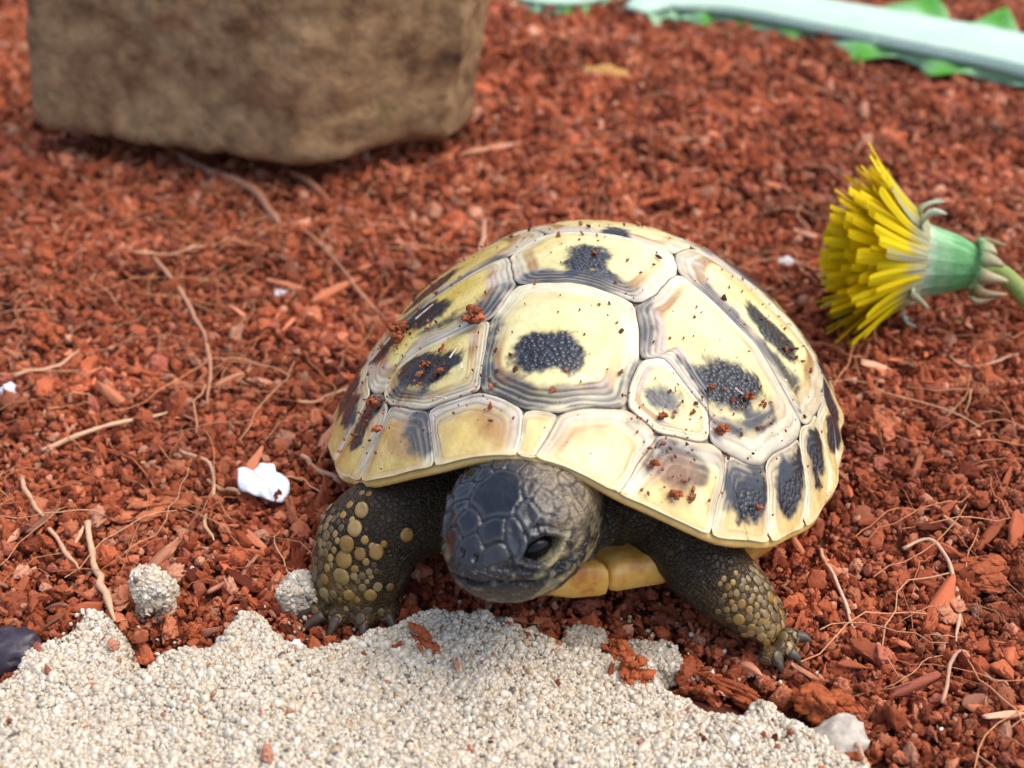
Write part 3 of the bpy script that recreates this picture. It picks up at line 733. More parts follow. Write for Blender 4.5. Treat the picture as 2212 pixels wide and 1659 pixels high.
V = np.concatenate(V); COL = np.concatenate(COL); m = len(V) // nt_
F = [(r * nt_ + j, (r + 1) * nt_ + j, (r + 1) * nt_ + (j + 1) % nt_, r * nt_ + (j + 1) % nt_) for r in range(m - 1) for j in range(nt_)] + [tuple(range(nt_))]
CARA = obj('carapace', mesh_from('carapace', V, F, COL, {'gran': np.zeros(len(V))}), M_SHELL, TOR)
bm = bmesh.new(); bm.from_mesh(CARA.data); bmesh.ops.recalc_face_normals(bm, faces=bm.faces); bm.to_mesh(CARA.data); bm.free()
for key in SCUTES:
    kd, me = make_scute(key); obj(kd, me, M_SHELL, CARA)

# plastron: paired plates, each its own piece
def plate(poly, z, th_, mt):
    poly = np.array(poly, float); bd = rounded(poly, 60); c = bd.mean(0); V = []; F = []
    lv = [(-1, .55), (-.98, .85), (-.7, .96), (0, 1.0), (.7, .96), (.98, .85), (1, .55)]
    for h, k in lv:
        q = c + (bd - c) * k; V.append(np.column_stack([q, z + h * th_ / 2 + 0.05 * sstep(-1.2, -1.9, q[:, 1]) + 0.008 * fbm(q * 3, 7, 2)]))
    n_ = 60
    for r in range(len(lv) - 1):
        for j in range(n_): F.append((r * n_ + j, r * n_ + (j + 1) % n_, (r + 1) * n_ + (j + 1) % n_, (r + 1) * n_ + j))
    F.append(tuple(range(n_))[::-1]); F.append(tuple((len(lv) - 1) * n_ + j for j in range(n_)))
    return mesh_from('plate', np.concatenate(V), F)
PLAS = obj('plastron', plate([(-1.2, -1.0), (-.7, -1.5), (.7, -1.5), (1.2, -1.0), (1.25, .8), (.7, 1.5), (-.7, 1.5), (-1.25, .8)], 0.21, 0.13, M_HORN), M_HORN, TOR)
for s_ in (-1, 1):
    for poly in ([(0.004, -2.00), (.30, -1.98), (.52, -1.88), (0.004, -1.42)], [(.528, -1.875), (.86, -1.68), (1.05, -1.25), (0.004, -1.02), (0.004, -1.41)],
                 [(1.025, -1.21), (1.22, -.75), (1.27, -.35), (.004, -.45), (.004, -1.01)], [(1.27, -.34), (1.27, .55), (.004, .6), (.004, -.44)],
                 [(1.26, .56), (1.0, 1.25), (.004, 1.3), (.004, .61)], [(.99, 1.26), (.75, 1.62), (.004, 1.5), (.004, 1.31)]):
        obj('plastron_scute', plate([(s_ * x, y) for x, y in poly], 0.22 + (.03 if poly[0][1] < -1.8 else 0), 0.19 + (.07 if poly[0][1] < -1.8 else 0), M_HORN), M_HORN, PLAS)
# bridges joining the rim to the plastron on either side
for s_ in (-1, 1):
    th = np.linspace(rad(34), rad(128), 24) * s_; V = []
    for k in np.linspace(0, 1, 7):
        r_ = rim_r(th) * (0.965 - 0.09 * (1 - np.sin(np.linspace(0.02, np.pi - .02, 24)) ** .35)); x0, y0, z0 = r_ * np.sin(th), -r_ * np.cos(th), rim_z(th) - 0.07
        x1 = 1.52 * s_ * (np.abs(x0) / 1.9) ** .5; y1 = y0 * 0.84; z1 = np.full_like(x0, 0.02)
        V.append(np.stack([x0 * (1 - k) + x1 * k, y0 * (1 - k) + y1 * k, z0 * (1 - k) + z1 * k - 0.06 * np.sin(k * np.pi)], -1))
    V = np.concatenate(V); F = [(r * 24 + j, r * 24 + j + 1, (r + 1) * 24 + j + 1, (r + 1) * 24 + j) for r in range(6) for j in range(23)]
    o = obj('bridge', mesh_from('bridge', V, F), M_HORN, TOR)

# ------------------------------------------------------------------ tortoise: body
HC = np.array([-0.035, -2.29, 0.985]); HY = rad(-20); HP = rad(2); HR = rad(-4)
hm = np.array((Matrix.Rotation(HY, 3, 'Z') @ Matrix.Rotation(HR, 3, 'Y') @ Matrix.Rotation(-HP, 3, 'X')))
def h2l(P): return HC + np.asarray(P) @ hm.T
def l2h(P): return (np.asarray(P) - HC) @ hm

HS = 0.96
SEC = np.array([(-.50, .40, .33, -.44), (-.36, .455, .405, -.46), (-.2, .49, .43, -.47), (-.05, .505, .425, -.475), (.08, .49, .385, -.465), (.2, .445, .325, -.44), (.3, .385, .255, -.405),
                (.39, .31, .185, -.355), (.47, .225, .115, -.285), (.53, .14, .045, -.21), (.56, .07, -.01, -.15)]) * HS * np.array([1, .95, 1, 1])
bm = bmesh.new()
def add_np(V, F):
    vs = [bm.verts.new(v) for v in np.asarray(V).tolist()]
    for f in F: bm.faces.new([vs[i] for i in f])
def head_pts():
    f = np.linspace(SEC[0, 0], SEC[-1, 0], 40); V = []; ns = 40
    cs = [np.interp(f, SEC[:, 0], SEC[:, k]) for k in (1, 2, 3)]
    for i in range(len(f)):
        a = np.linspace(0, 2 * np.pi, ns, endpoint=False); ca, sa = np.cos(a), np.sin(a)
        e = 2 / 2.35; x = np.sign(ca) * np.abs(ca) ** e * cs[0][i]; mid = (cs[1][i] + cs[2][i]) / 2; hh = (cs[1][i] - cs[2][i]) / 2
        z = np.sign(sa) * np.abs(sa) ** e * hh
        x = x * np.where(z > 0, 1.0, 1.0 - 0.10 * (z / hh) ** 2)         # jaw a little narrower than the crown
        V.append(np.column_stack([x, np.full(ns, -f[i]), mid + z]))
    F = [(r * ns + j, r * ns + (j + 1) % ns, (r + 1) * ns + (j + 1) % ns, (r + 1) * ns + j) for r in range(len(f) - 1) for j in range(ns)]
    F += [tuple(range(ns))[::-1], tuple((len(f) - 1) * ns + j for j in range(ns))]
    return h2l(np.concatenate(V)), F
add_np(*head_pts())
def limb(pts, rads, sq=None, n=16, sides=20, up=(0, 0, 1)):
    p = spline(pts, n); q = np.interp(np.linspace(0, 1, n), np.linspace(0, 1, len(rads)), rads)
    s2 = None if sq is None else np.stack([np.interp(np.linspace(0, 1, n), np.linspace(0, 1, len(sq)), [v[k] for v in sq]) for k in (0, 1)], -1)
    add_np(*tube(p, q, sides, s2, up=up)); return p, q
def ball(c, r):
    V, F = ico(3); add_np(np.array(c) + V * np.array(r), F)
nb_ = h2l([0, .42, -.05])
limb([(0.0, -1.0, .62), (0.02, -1.55, .72), tuple(nb_)], [.40, .42, .47])                # neck
ball((0, -.05, .62), (1.45, 1.7, .42))                                                   # trunk
ball((0, -1.1, .66), (1.15, .75, .40))
LEG_A = [(-.50, -1.25, .55), (-.85, -1.62, .52), (-1.12, -1.92, .42), (-1.20, -2.02, .18), (-1.24, -2.08, -.04)]
LEG_B = [(.45, -1.15, .60), (.86, -1.40, .52), (1.14, -1.61, .33), (1.40, -1.71, .18), (1.61, -1.76, .05)]
limb(LEG_A, [.34, .36, .35, .33, .29], [(1, 1), (1, 1), (1.0, .85), (1.05, .8), (1.05, .7)], n=20, up=(0, 1, 0))
limb(LEG_B, [.32, .325, .29, .245, .14], [(1, 1), (1, 1), (.95, .95), (.9, .9), (1.1, .75)], n=20)
for s_ in (-1, 1):
    limb([(s_ * .75, 1.0, .55), (s_ * 1.15, 1.35, .40), (s_ * 1.3, 1.6, .18), (s_ * 1.32, 1.75, .0)], [.36, .33, .28, .2])
limb([(0, 1.4, .45), (.05, 1.8, .30), (.12, 2.05, .12)], [.2, .12, .03], n=10, sides=12)
# toes
for c, r in [((-1.42, -2.17, -.06), (.10, .13, .09)), ((-1.26, -2.22, -.07), (.10, .13, .09)), ((-1.10, -2.20, -.07), (.10, .13, .09)), ((-.97, -2.12, -.06), (.09, .11, .08)),
             ((1.70, -1.72, -.02), (.09, .06, .06)), ((1.68, -1.83, -.04), (.09, .06, .06)), ((1.60, -1.90, -.05), (.08, .07, .06))]: ball(c, r)
me = bpy.data.meshes.new('body'); bm.to_mesh(me); bm.free()
BODY = obj('body', me, None, TOR)
md = BODY.modifiers.new('r', 'REMESH'); md.mode = 'VOXEL'; md.voxel_size = 0.0125; md.use_smooth_shade = True
ms = BODY.modifiers.new('s', 'SMOOTH'); ms.iterations = 8; ms.factor = 0.5
dg = bpy.context.evaluated_depsgraph_get(); me = bpy.data.meshes.new_from_object(BODY.evaluated_get(dg)); me.name = 'body'
BODY.modifiers.clear(); BODY.data = me
nv = len(me.vertices); V = np.empty(nv * 3, np.float32); me.vertices.foreach_get('co', V); V = V.reshape(-1, 3).astype(float)
Nn = np.empty(nv * 3, np.float32); me.vertices.foreach_get('normal', Nn); Nn = Nn.reshape(-1, 3).astype(float)
Q = l2h(V); qx, qf, qz = Q[:, 0] / HS, -Q[:, 1] / HS, Q[:, 2] / HS
QN = Nn @ hm
head = sstep(-0.52, -0.40, qf) * (np.abs(qx) < 0.56) * (qz > -0.56) * (qz < 0.5) * (np.hypot(qx, np.maximum(-qf, 0)) < 0.9)
disp = np.zeros(nv); col = np.tile([0.034, 0.025, 0.017], (nv, 1)); ret = np.ones(nv) * 0.9
n1 = fbm(V * 4, 201, 4); n2 = fbm(V * 11, 205, 3)
col = col * (1 + 0.5 * n1[:, None])
# head plates: power diagram over hand placed seeds on the crown
seeds = [(0.0, .20, .17), (.085, .37, .085), (-.085, .37, .085), (0, -.02, .07), (.10, .0, .06), (-.10, .0, .06), (.0, -.12, .05), (.17, .10, .06), (-.17, .10, .06), (.11, -.11, .05), (-.11, -.11, .05),
         (.22, .22, .06), (-.22, .22, .06), (.25, .10, .05), (-.25, .10, .05), (.22, .0, .05), (-.22, .0, .05), (.19, .32, .05), (-.19, .32, .05), (.15, .46, .05), (-.15, .46, .05), (0, .50, .07)]
sr = np.random.default_rng(5)
for _ in range(60): seeds.append((sr.uniform(-.42, .42), sr.uniform(-.5, -.16), sr.uniform(.0, .02)))
for _ in range(40):
    s_ = sr.choice([-1, 1]); seeds.append((s_ * sr.uniform(.3, .46), sr.uniform(-.2, .3), sr.uniform(.0, .02)))
seeds = np.array(seeds); f1 = np.full(nv, 9.0); f2 = np.full(nv, 9.0); own = np.zeros(nv, int)
for i, (sx, sf, sw) in enumerate(seeds):
    d = np.hypot(qx - sx, qf - sf) - sw; up = d < f1
    f2 = np.where(up, f1, np.minimum(f2, d)); own = np.where(up, i, own); f1 = np.where(up, d, f1)
crown = head * sstep(0.10, 0.45, QN[:, 2]) * sstep(-0.05, .05, qz)
gr = 1 - sstep(0.002, 0.016, f2 - f1)
back = (1 - sstep(-0.18, 0.12, qf + .15 * n1 - .35 * qx)) * sstep(-.25, .1, qz) * .85 * sstep(-.05, .45, QN[:, 2])
disp += crown * (1 - .5 * back) * (-0.020 * gr * (1 - 0.6 * back) + 0.010 * (1 - sstep(0, .09, f2 - f1) ))
tone = np.array([0.7 + 0.6 * ((i * 7919) % 13) / 13 for i in range(len(seeds))])[own]
hc = np.array([0.015, 0.016, 0.020])[None] * tone[:, None] * (1 + 0.35 * n2[:, None])
bk = np.array([0.24, 0.185, 0.115]) * (1 + 0.45 * n2[:, None] + 0.3 * n1[:, None])
hcol = hc * (1 - back[:, None]) + bk * back[:, None]
hcol = hcol * (1 - 0.75 * (gr * crown)[:, None])
edge_ = crown * (sstep(0.014, 0.024, f2 - f1) - sstep(0.03, 0.05, f2 - f1)); hcol = hcol + edge_[:, None] * np.array([.05, .05, .05])
# cheeks and jaw: dark with pale olive streaks
jaw = sstep(-0.10, -0.30, qz)
jc = np.array([0.058, 0.046, 0.028]) * (1 + 0.7 * fbm(Q * np.array([9, 5, 16.0]), 221, 3)[:, None])
hcol = hcol * (1 - 0.8 * jaw[:, None]) + jc * 0.8 * jaw[:, None]
st = sstep(0.12, 0.32, fbm(np.stack([qx * 3, qf * 5, qz * 11 + qf * 6], -1), 231, 3)) * (1 - crown) * sstep(0.46, 0.2, qf) * 0.85
hcol = hcol * (1 - st[:, None]) + np.array([0.40, 0.35, 0.18]) * st[:, None]
nosek = sstep(0.36, 0.46, qf) * sstep(-0.2, 0.0, qz); hcol = hcol * (1 - 0.6 * nosek[:, None]) + np.array([0.030, 0.024, 0.019]) * 0.6 * nosek[:, None]
# mouth line, beak edge, nostrils
zm = -0.105 - 0.09 * np.clip((0.45 - qf) / 0.3, 0, 1) + 0.17 * np.clip((0.20 - qf) / 0.4, 0, 1)
mk = head * sstep(-0.16, -0.05, qf); dm = qz - zm
groove = np.exp(-(dm / 0.016) ** 2) * mk
disp += -0.042 * groove + 0.016 * np.exp(-((dm - 0.05) / 0.035) ** 2) * mk
hcol = hcol * (1 - 0.85 * groove[:, None])
for s_ in (-1, 1):
    d = np.hypot(qx - s_ * 0.052, qz - 0.045) + 0.4 * np.maximum(0.42 - qf, 0)
    pit = np.exp(-(d / 0.022) ** 2) * head; disp -= 0.03 * pit; hcol = hcol * (1 - 0.9 * pit[:, None])
# eye sockets with lids
EYES = []
for s_ in (-1, 1):
    ec = np.array([s_ * 0.335, 0.235, 0.055]); nrm = np.array([s_ * 0.80, 0.52, 0.28]); nrm /= np.linalg.norm(nrm)
    tu = np.array([-s_ * 0.52, 0.80, 0.0]); tu /= np.linalg.norm(tu); tv = np.cross(tu, nrm) * -s_; tv = tv if tv[2] > 0 else -tv
    ca, sa = math.cos(rad(14)), math.sin(rad(14)); tu, tv = tu * ca - tv * sa, tv * ca + tu * sa
    rel = np.stack([qx, qf, qz], -1) - ec
    a, b, cdep = rel @ tu, rel @ tv, rel @ nrm
    near_ = (np.abs(cdep) < 0.25) & (qx * s_ > 0.05)
    # almond: sharper at the corners
    r_ = np.hypot(a / 0.142, b / (0.086 * np.sqrt(np.clip(1 - (a / 0.17) ** 2, 0.12, 1))))
    sock = (1 - sstep(0.72, 1.0, r_)) * near_; lid = np.exp(-((r_ - 1.22) / 0.20) ** 2) * near_
    lid2 = np.exp(-((r_ - 1.70) / 0.10) ** 2) * near_
    disp += -0.085 * sock + 0.020 * lid - 0.012 * lid2
    brow = np.exp(-((a) / 0.2) ** 2 - ((b - 0.17) / 0.06) ** 2) * near_; disp += 0.022 * brow
    hcol = hcol * (1 - 0.8 * sock[:, None]) * (1 + 0.5 * lid[:, None]) * (1 - 0.5 * lid2[:, None])
    EYES.append((ec, nrm, tu, tv))
disp += head * (0.0045 * fbm(V * 18, 241, 3) + 0.006 * (1 - crown) * fbm(V * 10, 243, 2))
gls = head * np.clip(crown * (1 - .8 * back) + .5 * (1 - crown), 0, 1); lip = np.exp(-((dm + .045) / .022) ** 2) * mk * sstep(-.1, .3, fbm(Q * 26, 261, 2)) * sstep(.42, .2, qf)
hcol = hcol * (1 - .8 * lip[:, None]) + np.array([.42, .33, .15]) * .8 * lip[:, None]; disp += .010 * lip
spk = sstep(.36, .46, vnoise(Q * 19, 263)) * (1 - crown * (1 - back)) * .5; hcol = hcol * (1 - spk[:, None]) + np.array([.36, .29, .18]) * spk[:, None]
hcol = hcol * (1 - .32 * (1 - back * crown))[:, None]
hk = head[:, None]; col = col * (1 - hk) + hcol * hk; ret = ret * (1 - 0.9 * head * (1 - .6 * back) * (.4 + .6 * crown))
# limbs: ochre tint low on the outer side, folds on the neck
LA, LB = spline(LEG_A, 40), spline(LEG_B, 40)
def along(Vv, line):
    d = np.full(len(Vv), 9.0); t = np.zeros(len(Vv))
    for i, p in enumerate(line):
        q = np.linalg.norm(Vv - p, axis=1); u_ = q < d; d = np.where(u_, q, d); t = np.where(u_, i / (len(line) - 1), t)
    return d, t
for line, out in ((LA, np.array([-.8, -.6, 0])), (LB, np.array([.3, -.5, .6]))):
    d, t = along(V, line); k = (d < 0.45) * sstep(0.50, 0.85, t) * np.clip(0.4 + 0.9 * (Nn @ out) + 0.8 * n1, 0, 1) * (1 - head)
    col = col * (1 - 0.7 * k[:, None]) + np.array([0.20, 0.12, 0.04]) * 0.7 * k[:, None]
    ds = (d < 0.45) * (1 - head) * sstep(0.2, 0.5, t); disp += 0.010 * ds * fbm(V * 9, 251, 2)
neckk = (V[:, 1] < -1.3) * (1 - head) * (np.abs(V[:, 0]) < .55) * (V[:, 2] > .3); disp += 0.02 * neckk * np.sin(V[:, 1] * 26 + 3 * n1)
V = V + Nn * disp[:, None]
me.vertices.foreach_set('co', V.astype(np.float32).ravel()); me.update()
set_col(me, np.clip(col, 0.004, 0.8)); a_ = me.attributes.new('gls', 'FLOAT', 'POINT'); a_.data.foreach_set('value', gls.astype(np.float32)); a_ = me.attributes.new('ret', 'FLOAT', 'POINT'); a_.data.foreach_set('value', ret.astype(np.float32))
me.materials.clear(); me.materials.append(M_SKIN)
for ec, nrm, tu, tv in EYES:
    Ve, Fe = ico(4); g = lambda v: np.stack([v[..., 0], -v[..., 1], v[..., 2]], -1)
    c = (ec + nrm * -0.072)
    P_ = c + (Ve[:, :1] * tu * 0.112 + Ve[:, 1:2] * tv * 0.082 + Ve[:, 2:] * nrm * 0.082)
    obj('eye', mesh_from('eye', h2l(g(P_) * HS), Fe), M_EYE, TOR)
# large yellow scales on the forelegs and claws, set on the skin itself
BVH = BVHTree.FromPolygons([tuple(v) for v in V], [tuple(p.vertices) for p in me.polygons])
def set_scale(p, r, flatk=0.22, name='leg_scale', el=1.15, m_=None):
    co, no, _, _ = BVH.find_nearest(Vector(p)); Ve, Fe = ico(2); keep_ = Ve.copy(); keep_[:, 2] = np.maximum(keep_[:, 2], -0.5)
    q = no.to_track_quat('Z', 'Y').to_matrix()
    jit = 1 + 0.08 * vnoise(keep_ * 2.1 + np.array(p) * 9, 5)
    Vs = (keep_ * jit[:, None] * np.array([r, r * el, r * flatk])) @ np.array(q).T + np.array(co) + np.array(no) * r * 0.05
    obj(name, mesh_from(name, Vs, Fe), m_ or M_LSCALE, BODY)
SCALES = [(-1.147, -2.064, 0.707, 0.0550), (-1.169, -2.147, 0.612, 0.0579), (-1.207, -2.207, 0.520, 0.0608), (-1.222, -2.237, 0.410, 0.0665), (-1.235, -2.266, 0.287, 0.0694), (-1.008, -2.191, 0.483, 0.0550), (-1.112, -2.221, 0.467, 0.0463), (-0.840, -2.056, 0.558, 0.0521), (-1.187, -2.273, 0.143, 0.0492), (-1.046, -2.247, 0.153, 0.0521), (-0.930, -2.178, 0.192, 0.0347), (-1.273, -2.083, 0.657, 0.0260), (-1.244, -2.031, 0.708, 0.0289), (-1.129, -1.966, 0.776, 0.0260), (-1.182, -1.956, 0.766, 0.0231), (-1.308, -2.155, 0.544, 0.0260), (-1.371, -2.240, 0.214, 0.0434), (-1.143, -2.252, 0.357, 0.0318), (-1.283, -2.187, 0.516, 0.0231), (-1.089, -2.180, 0.557, 0.0318), (-1.039, -2.185, 0.518, 0.0260), (-1.070, -2.229, 0.415, 0.0289), (-1.257, -2.272, 0.085, 0.0231), (-0.967, -2.150, 0.526, 0.0260), (-1.326, -2.220, 0.389, 0.0289), (-1.350, -2.233, 0.309, 0.0318), (-1.303, -2.206, 0.449, 0.0260), (-1.199, -2.113, 0.651, 0.0231), (-1.134, -2.269, 0.110, 0.0260), (-0.906, -2.063, -0.007, 0.0231), (1.238, -1.838, 0.461, 0.0211), (1.272, -1.863, 0.419, 0.0264), (1.333, -1.875, 0.389, 0.0264), (1.301, -1.843, 0.449, 0.0211), (1.375, -1.903, 0.328, 0.0343), (1.285, -1.921, 0.273, 0.0238), (1.309, -1.908, 0.331, 0.0211), (1.367, -1.940, 0.220, 0.0449), (1.481, -1.875, 0.322, 0.0238), (1.433, -1.909, 0.296, 0.0291), (1.488, -1.917, 0.268, 0.0238), (1.558, -1.918, 0.235, 0.0343), (1.615, -1.937, 0.150, 0.0291), (1.458, -1.953, 0.171, 0.0343), (1.532, -1.958, 0.107, 0.0370), (1.418, -1.939, 0.081, 0.0317), (1.578, -1.765, 0.328, 0.0396), (1.624, -1.733, 0.285, 0.0370), (1.677, -1.747, 0.216, 0.0317), (1.713, -1.809, 0.165, 0.0317), (1.626, -1.849, 0.243, 0.0238), (1.673, -1.883, 0.167, 0.0264), (1.743, -1.856, 0.109, 0.0264), (1.575, -1.958, 0.063, 0.0291), (1.220, -1.859, 0.431, 0.0185), (1.310, -1.794, 0.491, 0.0185), (1.398, -1.832, 0.415, 0.0185), (1.443, -1.849, 0.366, 0.0211), (1.519, -1.890, 0.290, 0.0211), (1.585, -1.879, 0.262, 0.0211), (1.260, -1.892, 0.367, 0.0185), (1.647, -1.948, 0.099, 0.0264), (1.709, -1.909, 0.097, 0.0264), (1.479, -1.941, 0.223, 0.0211)]        # centre on the skin and radius, in the animal's own frame
for x, y, z, r in SCALES: set_scale((x, y, z), r * .9)
placed = [((x, y, z), r) for x, y, z, r in SCALES]
lr = np.random.default_rng(8); cand = lr.permutation(nv); Nv2 = np.empty(nv * 3, np.float32); me.vertices.foreach_get('normal', Nv2); Nv2 = Nv2.reshape(-1, 3)
dA, tA = along(V, LA); dB, tB = along(V, LB); cntl = {0: 0, 1: 0}
for i in cand:
    w_ = 0 if dA[i] < .42 and tA[i] > .52 else (1 if dB[i] < .40 and tB[i] > .62 else -1)
    if w_ < 0 or head[i] > .1 or cntl[w_] >= 105: continue
    out = (-.75, -.65, 0) if w_ == 0 else (.25, -.45, .85)
    if float(np.dot(Nv2[i], out)) < .25 or V[i, 2] < -.08: continue
    r = float(lr.uniform(.018, .036)) * (1.25 if (tA if w_ == 0 else tB)[i] > .8 else 1)
    if any(sum((V[i][k] - q[0][k]) ** 2 for k in range(3)) ** .5 < (r + q[1]) * .88 for q in placed): continue
    placed.append((tuple(V[i]), r)); cntl[w_] += 1; set_scale(tuple(V[i]), r, .22, 'leg_scale', 1.2, M_LSMALL)
for tip, base in [((-1.60, -2.32, -.16), (-1.46, -2.24, -.05)), ((-1.30, -2.45, -.16), (-1.27, -2.31, -.05)), ((-1.05, -2.42, -.16), (-1.09, -2.28, -.06)), ((-.84, -2.30, -.15), (-.95, -2.19, -.05)), ((-1.52, -2.42, -.17), (-1.38, -2.29, -.06)),
                  ((1.86, -1.73, -.03), (1.76, -1.72, -.01)), ((1.80, -1.89, -.10), (1.73, -1.86, -.04)), ((1.69, -1.98, -.12), (1.64, -1.93, -.06))]:
    p = spline([base, (np.array(base) * .5 + np.array(tip) * .5) + (0, 0, .02), tip], 7)
    Vt, Ft = tube(p, np.linspace(0.048, 0.010, 7), 8); obj('claw', mesh_from('claw', Vt, Ft), M_CLAW, BODY)

# ------------------------------------------------------------------ other things
def gz(x, y): return float(gh(np.array([x]), np.array([y]))[0])
def sz(x, y): return float(max(sh(np.array([x]), np.array([y]))[0], gh(np.array([x]), np.array([y]))[0]))

# stone block at the back
Ls, Fs, Rs = at(70, 325)[:2], at(770, 430)[:2], at(1010, 250)[:2]
du = (Fs - Ls); wid = np.linalg.norm(du); du /= wid; dv = np.array([-du[1], du[0]]); dep = 2.3
Vs, Fc_ = ico(6)
p8 = (np.abs(Vs) ** 26).sum(1) ** (-1 / 26); B_ = Vs * p8[:, None]                    # rounded box
wid2 = wid + 0.38; lx = (B_[:, 0] + 1) / 2 * wid2; lz = (B_[:, 2] + 1) / 2 * 3.4; ly = (B_[:, 1] + 1) / 2 * dep
ly = ly + 1.25 * sstep(0.70, 1.0, lx / wid2) ** 1.3 * (1 - ly / dep)                  # right end cut back
lx = lx + 0.20 * lz * sstep(0.6, 1, lx / wid2) + 0.09 * lz * (1 - lx / wid2) + .22
ly = ly - 0.18 + 0.8 * (1 - sstep(0, 0.22, lz)) * (1 - ly / dep) + 0.05 * lz
Vw = np.column_stack([Ls[0] + du[0] * lx + dv[0] * ly, Ls[1] + du[1] * lx + dv[1] * ly, lz + 0.20])
Nv = B_ / np.linalg.norm(B_, axis=1)[:, None]; nw = np.column_stack([du[0] * Nv[:, 0] + dv[0] * Nv[:, 1], du[1] * Nv[:, 0] + dv[1] * Nv[:, 1], Nv[:, 2]])
Vw = Vw + nw * (0.10 * fbm(Vw / 1.1, 301, 4) + 0.07 * fbm(Vw / 0.25, 303, 3))[:, None]
obj('stone_block', mesh_from('stone_block', Vw, Fc_), M_STONE, label='large mottled brown stone block standing at the back left', cat='stone')

# dandelion lying on its side
fl0 = at(2128, 600, 0.78); tip = at(1825, 566, 0.80)
ax = tip - fl0; ax /= np.linalg.norm(ax)
sd_ = np.cross(ax, (0, 0, 1.0)); sd_ /= np.linalg.norm(sd_); upv = np.cross(sd_, ax)
FL = bpy.data.objects.new('dandelion', None); SC.collection.objects.link(FL)
FL['label'] = 'yellow dandelion flower head lying on its side behind the tortoise'; FL['category'] = 'flower'
base = at(2022, 566, 0.79)
def fl(a, r, ang): return base + ax * a + r * (math.cos(ang) * sd_ + math.sin(ang) * upv)
FL.location = (base[0], base[1], 0)
off = np.array([base[0], base[1], 0])
def ribbon(pts, wid_, side, thick=0.012, cols=None):
    pts = np.array(pts); n = len(pts); T = np.gradient(pts, axis=0); T /= np.linalg.norm(T, axis=1)[:, None]
    S = side - (T @ side)[:, None] * T; S /= np.linalg.norm(S, axis=1)[:, None]; Nn_ = np.cross(T, S); wv = np.array(wid_)[:, None]
    V = np.concatenate([pts - S * wv + Nn_ * wv * .12, pts - Nn_ * thick * .5, pts + S * wv + Nn_ * wv * .12, pts + Nn_ * thick * .5 + Nn_ * wv * .04])
    F = [(k * n + i, k * n + i + 1, ((k + 1) % 4) * n + i + 1, ((k + 1) % 4) * n + i) for k in range(4) for i in range(n - 1)]
    F += [(0, n, 2 * n, 3 * n), (n - 1, 4 * n - 1, 3 * n - 1, 2 * n - 1)]
    return V - off, F, (np.tile(cols, (4, 1)) if cols is not None else None)
# involucre: cup of the flower
a_ = np.array([-0.42, -0.37, -0.28, -0.12, 0.04, 0.18, 0.26]); r_ = np.array([.09, .14, .20, .26, .30, .35, .38])
pts = np.array([base + ax * k for k in np.interp(np.linspace(0, 1, 18), np.linspace(0, 1, 7), a_)]); rr_ = np.interp(np.linspace(0, 1, 18), np.linspace(0, 1, 7), r_)
Vt, Ft = tube(pts, rr_, 28); cc = np.tile([0.10, 0.26, 0.10], (len(Vt), 1))
obj('flower_cup', mesh_from('flower_cup', Vt - off, Ft, cc), M_GREEN, FL)
for k in range(15):      # upright inner bracts
    an = k / 15 * 6.283 + 0.1; wob = rnd.uniform(-.06, .06)
    pb = spline([fl(-.36, .16, an), fl(-.15, .262, an), fl(.06, .32, an), fl(.34 + wob * 2, .42, an)], 9)
    side = np.cross(ax, fl(0, 1, an) - base); cs = np.array([[0.16, 0.40, 0.15]] * 4 + [[0.26, 0.48, 0.24]] * 2 + [[0.50, 0.60, 0.42]] * 3) * rnd.uniform(.7, 1.2)
    Vr, Fr, Cr = ribbon(pb, [.06, .085, .095, .095, .09, .08, .065, .05, .02], side, 0.012, cs); obj('bract', mesh_from('bract', Vr, Fr, Cr, smooth=False), M_GREEN, FL)
for k in range(12):      # curled back outer bracts
    an = k / 12 * 6.283 + 0.35; q = rnd.uniform(0.7, 1.25)
    pb = spline([fl(-.34, .20, an), fl(-.34, .25, an), fl(-.42, .28 * q, an), fl(-.54 * q, .24 * q, an + .10)], 8)
    side = np.cross(ax, fl(0, 1, an) - base); cs = np.array([[0.25, 0.42, 0.2]] * 4 + [[0.45, 0.42, 0.25]] * 4) * rnd.uniform(.7, 1.1)
    Vr, Fr, Cr = ribbon(pb, [.06, .08, .085, .08, .07, .055, .04, .015], side, 0.012, cs); obj('bract', mesh_from('bract', Vr, Fr, Cr), M_GREEN, FL)
for k in range(7):      # pale bracts bent outward under the ray florets
    an = [1.2, 1.5, 1.9, 4.4, 4.7, 5.0, 3.4][k]; q = rnd.uniform(.85, 1.15)
    pb = spline([fl(.16, .35, an), fl(.22, .46, an), fl(.17, .54 * q, an), fl(.06, .60 * q, an + .1)], 8)
    side = np.cross(ax, fl(0, 1, an) - base); cs = np.array([[0.42, 0.52, 0.36]] * 8) * rnd.uniform(.8, 1.1)
    Vr, Fr, Cr = ribbon(pb, [.06, .07, .07, .06, .055, .045, .03, .01], side, 0.02, cs); obj('bract', mesh_from('bract', Vr, Fr, Cr), M_GREEN, FL)
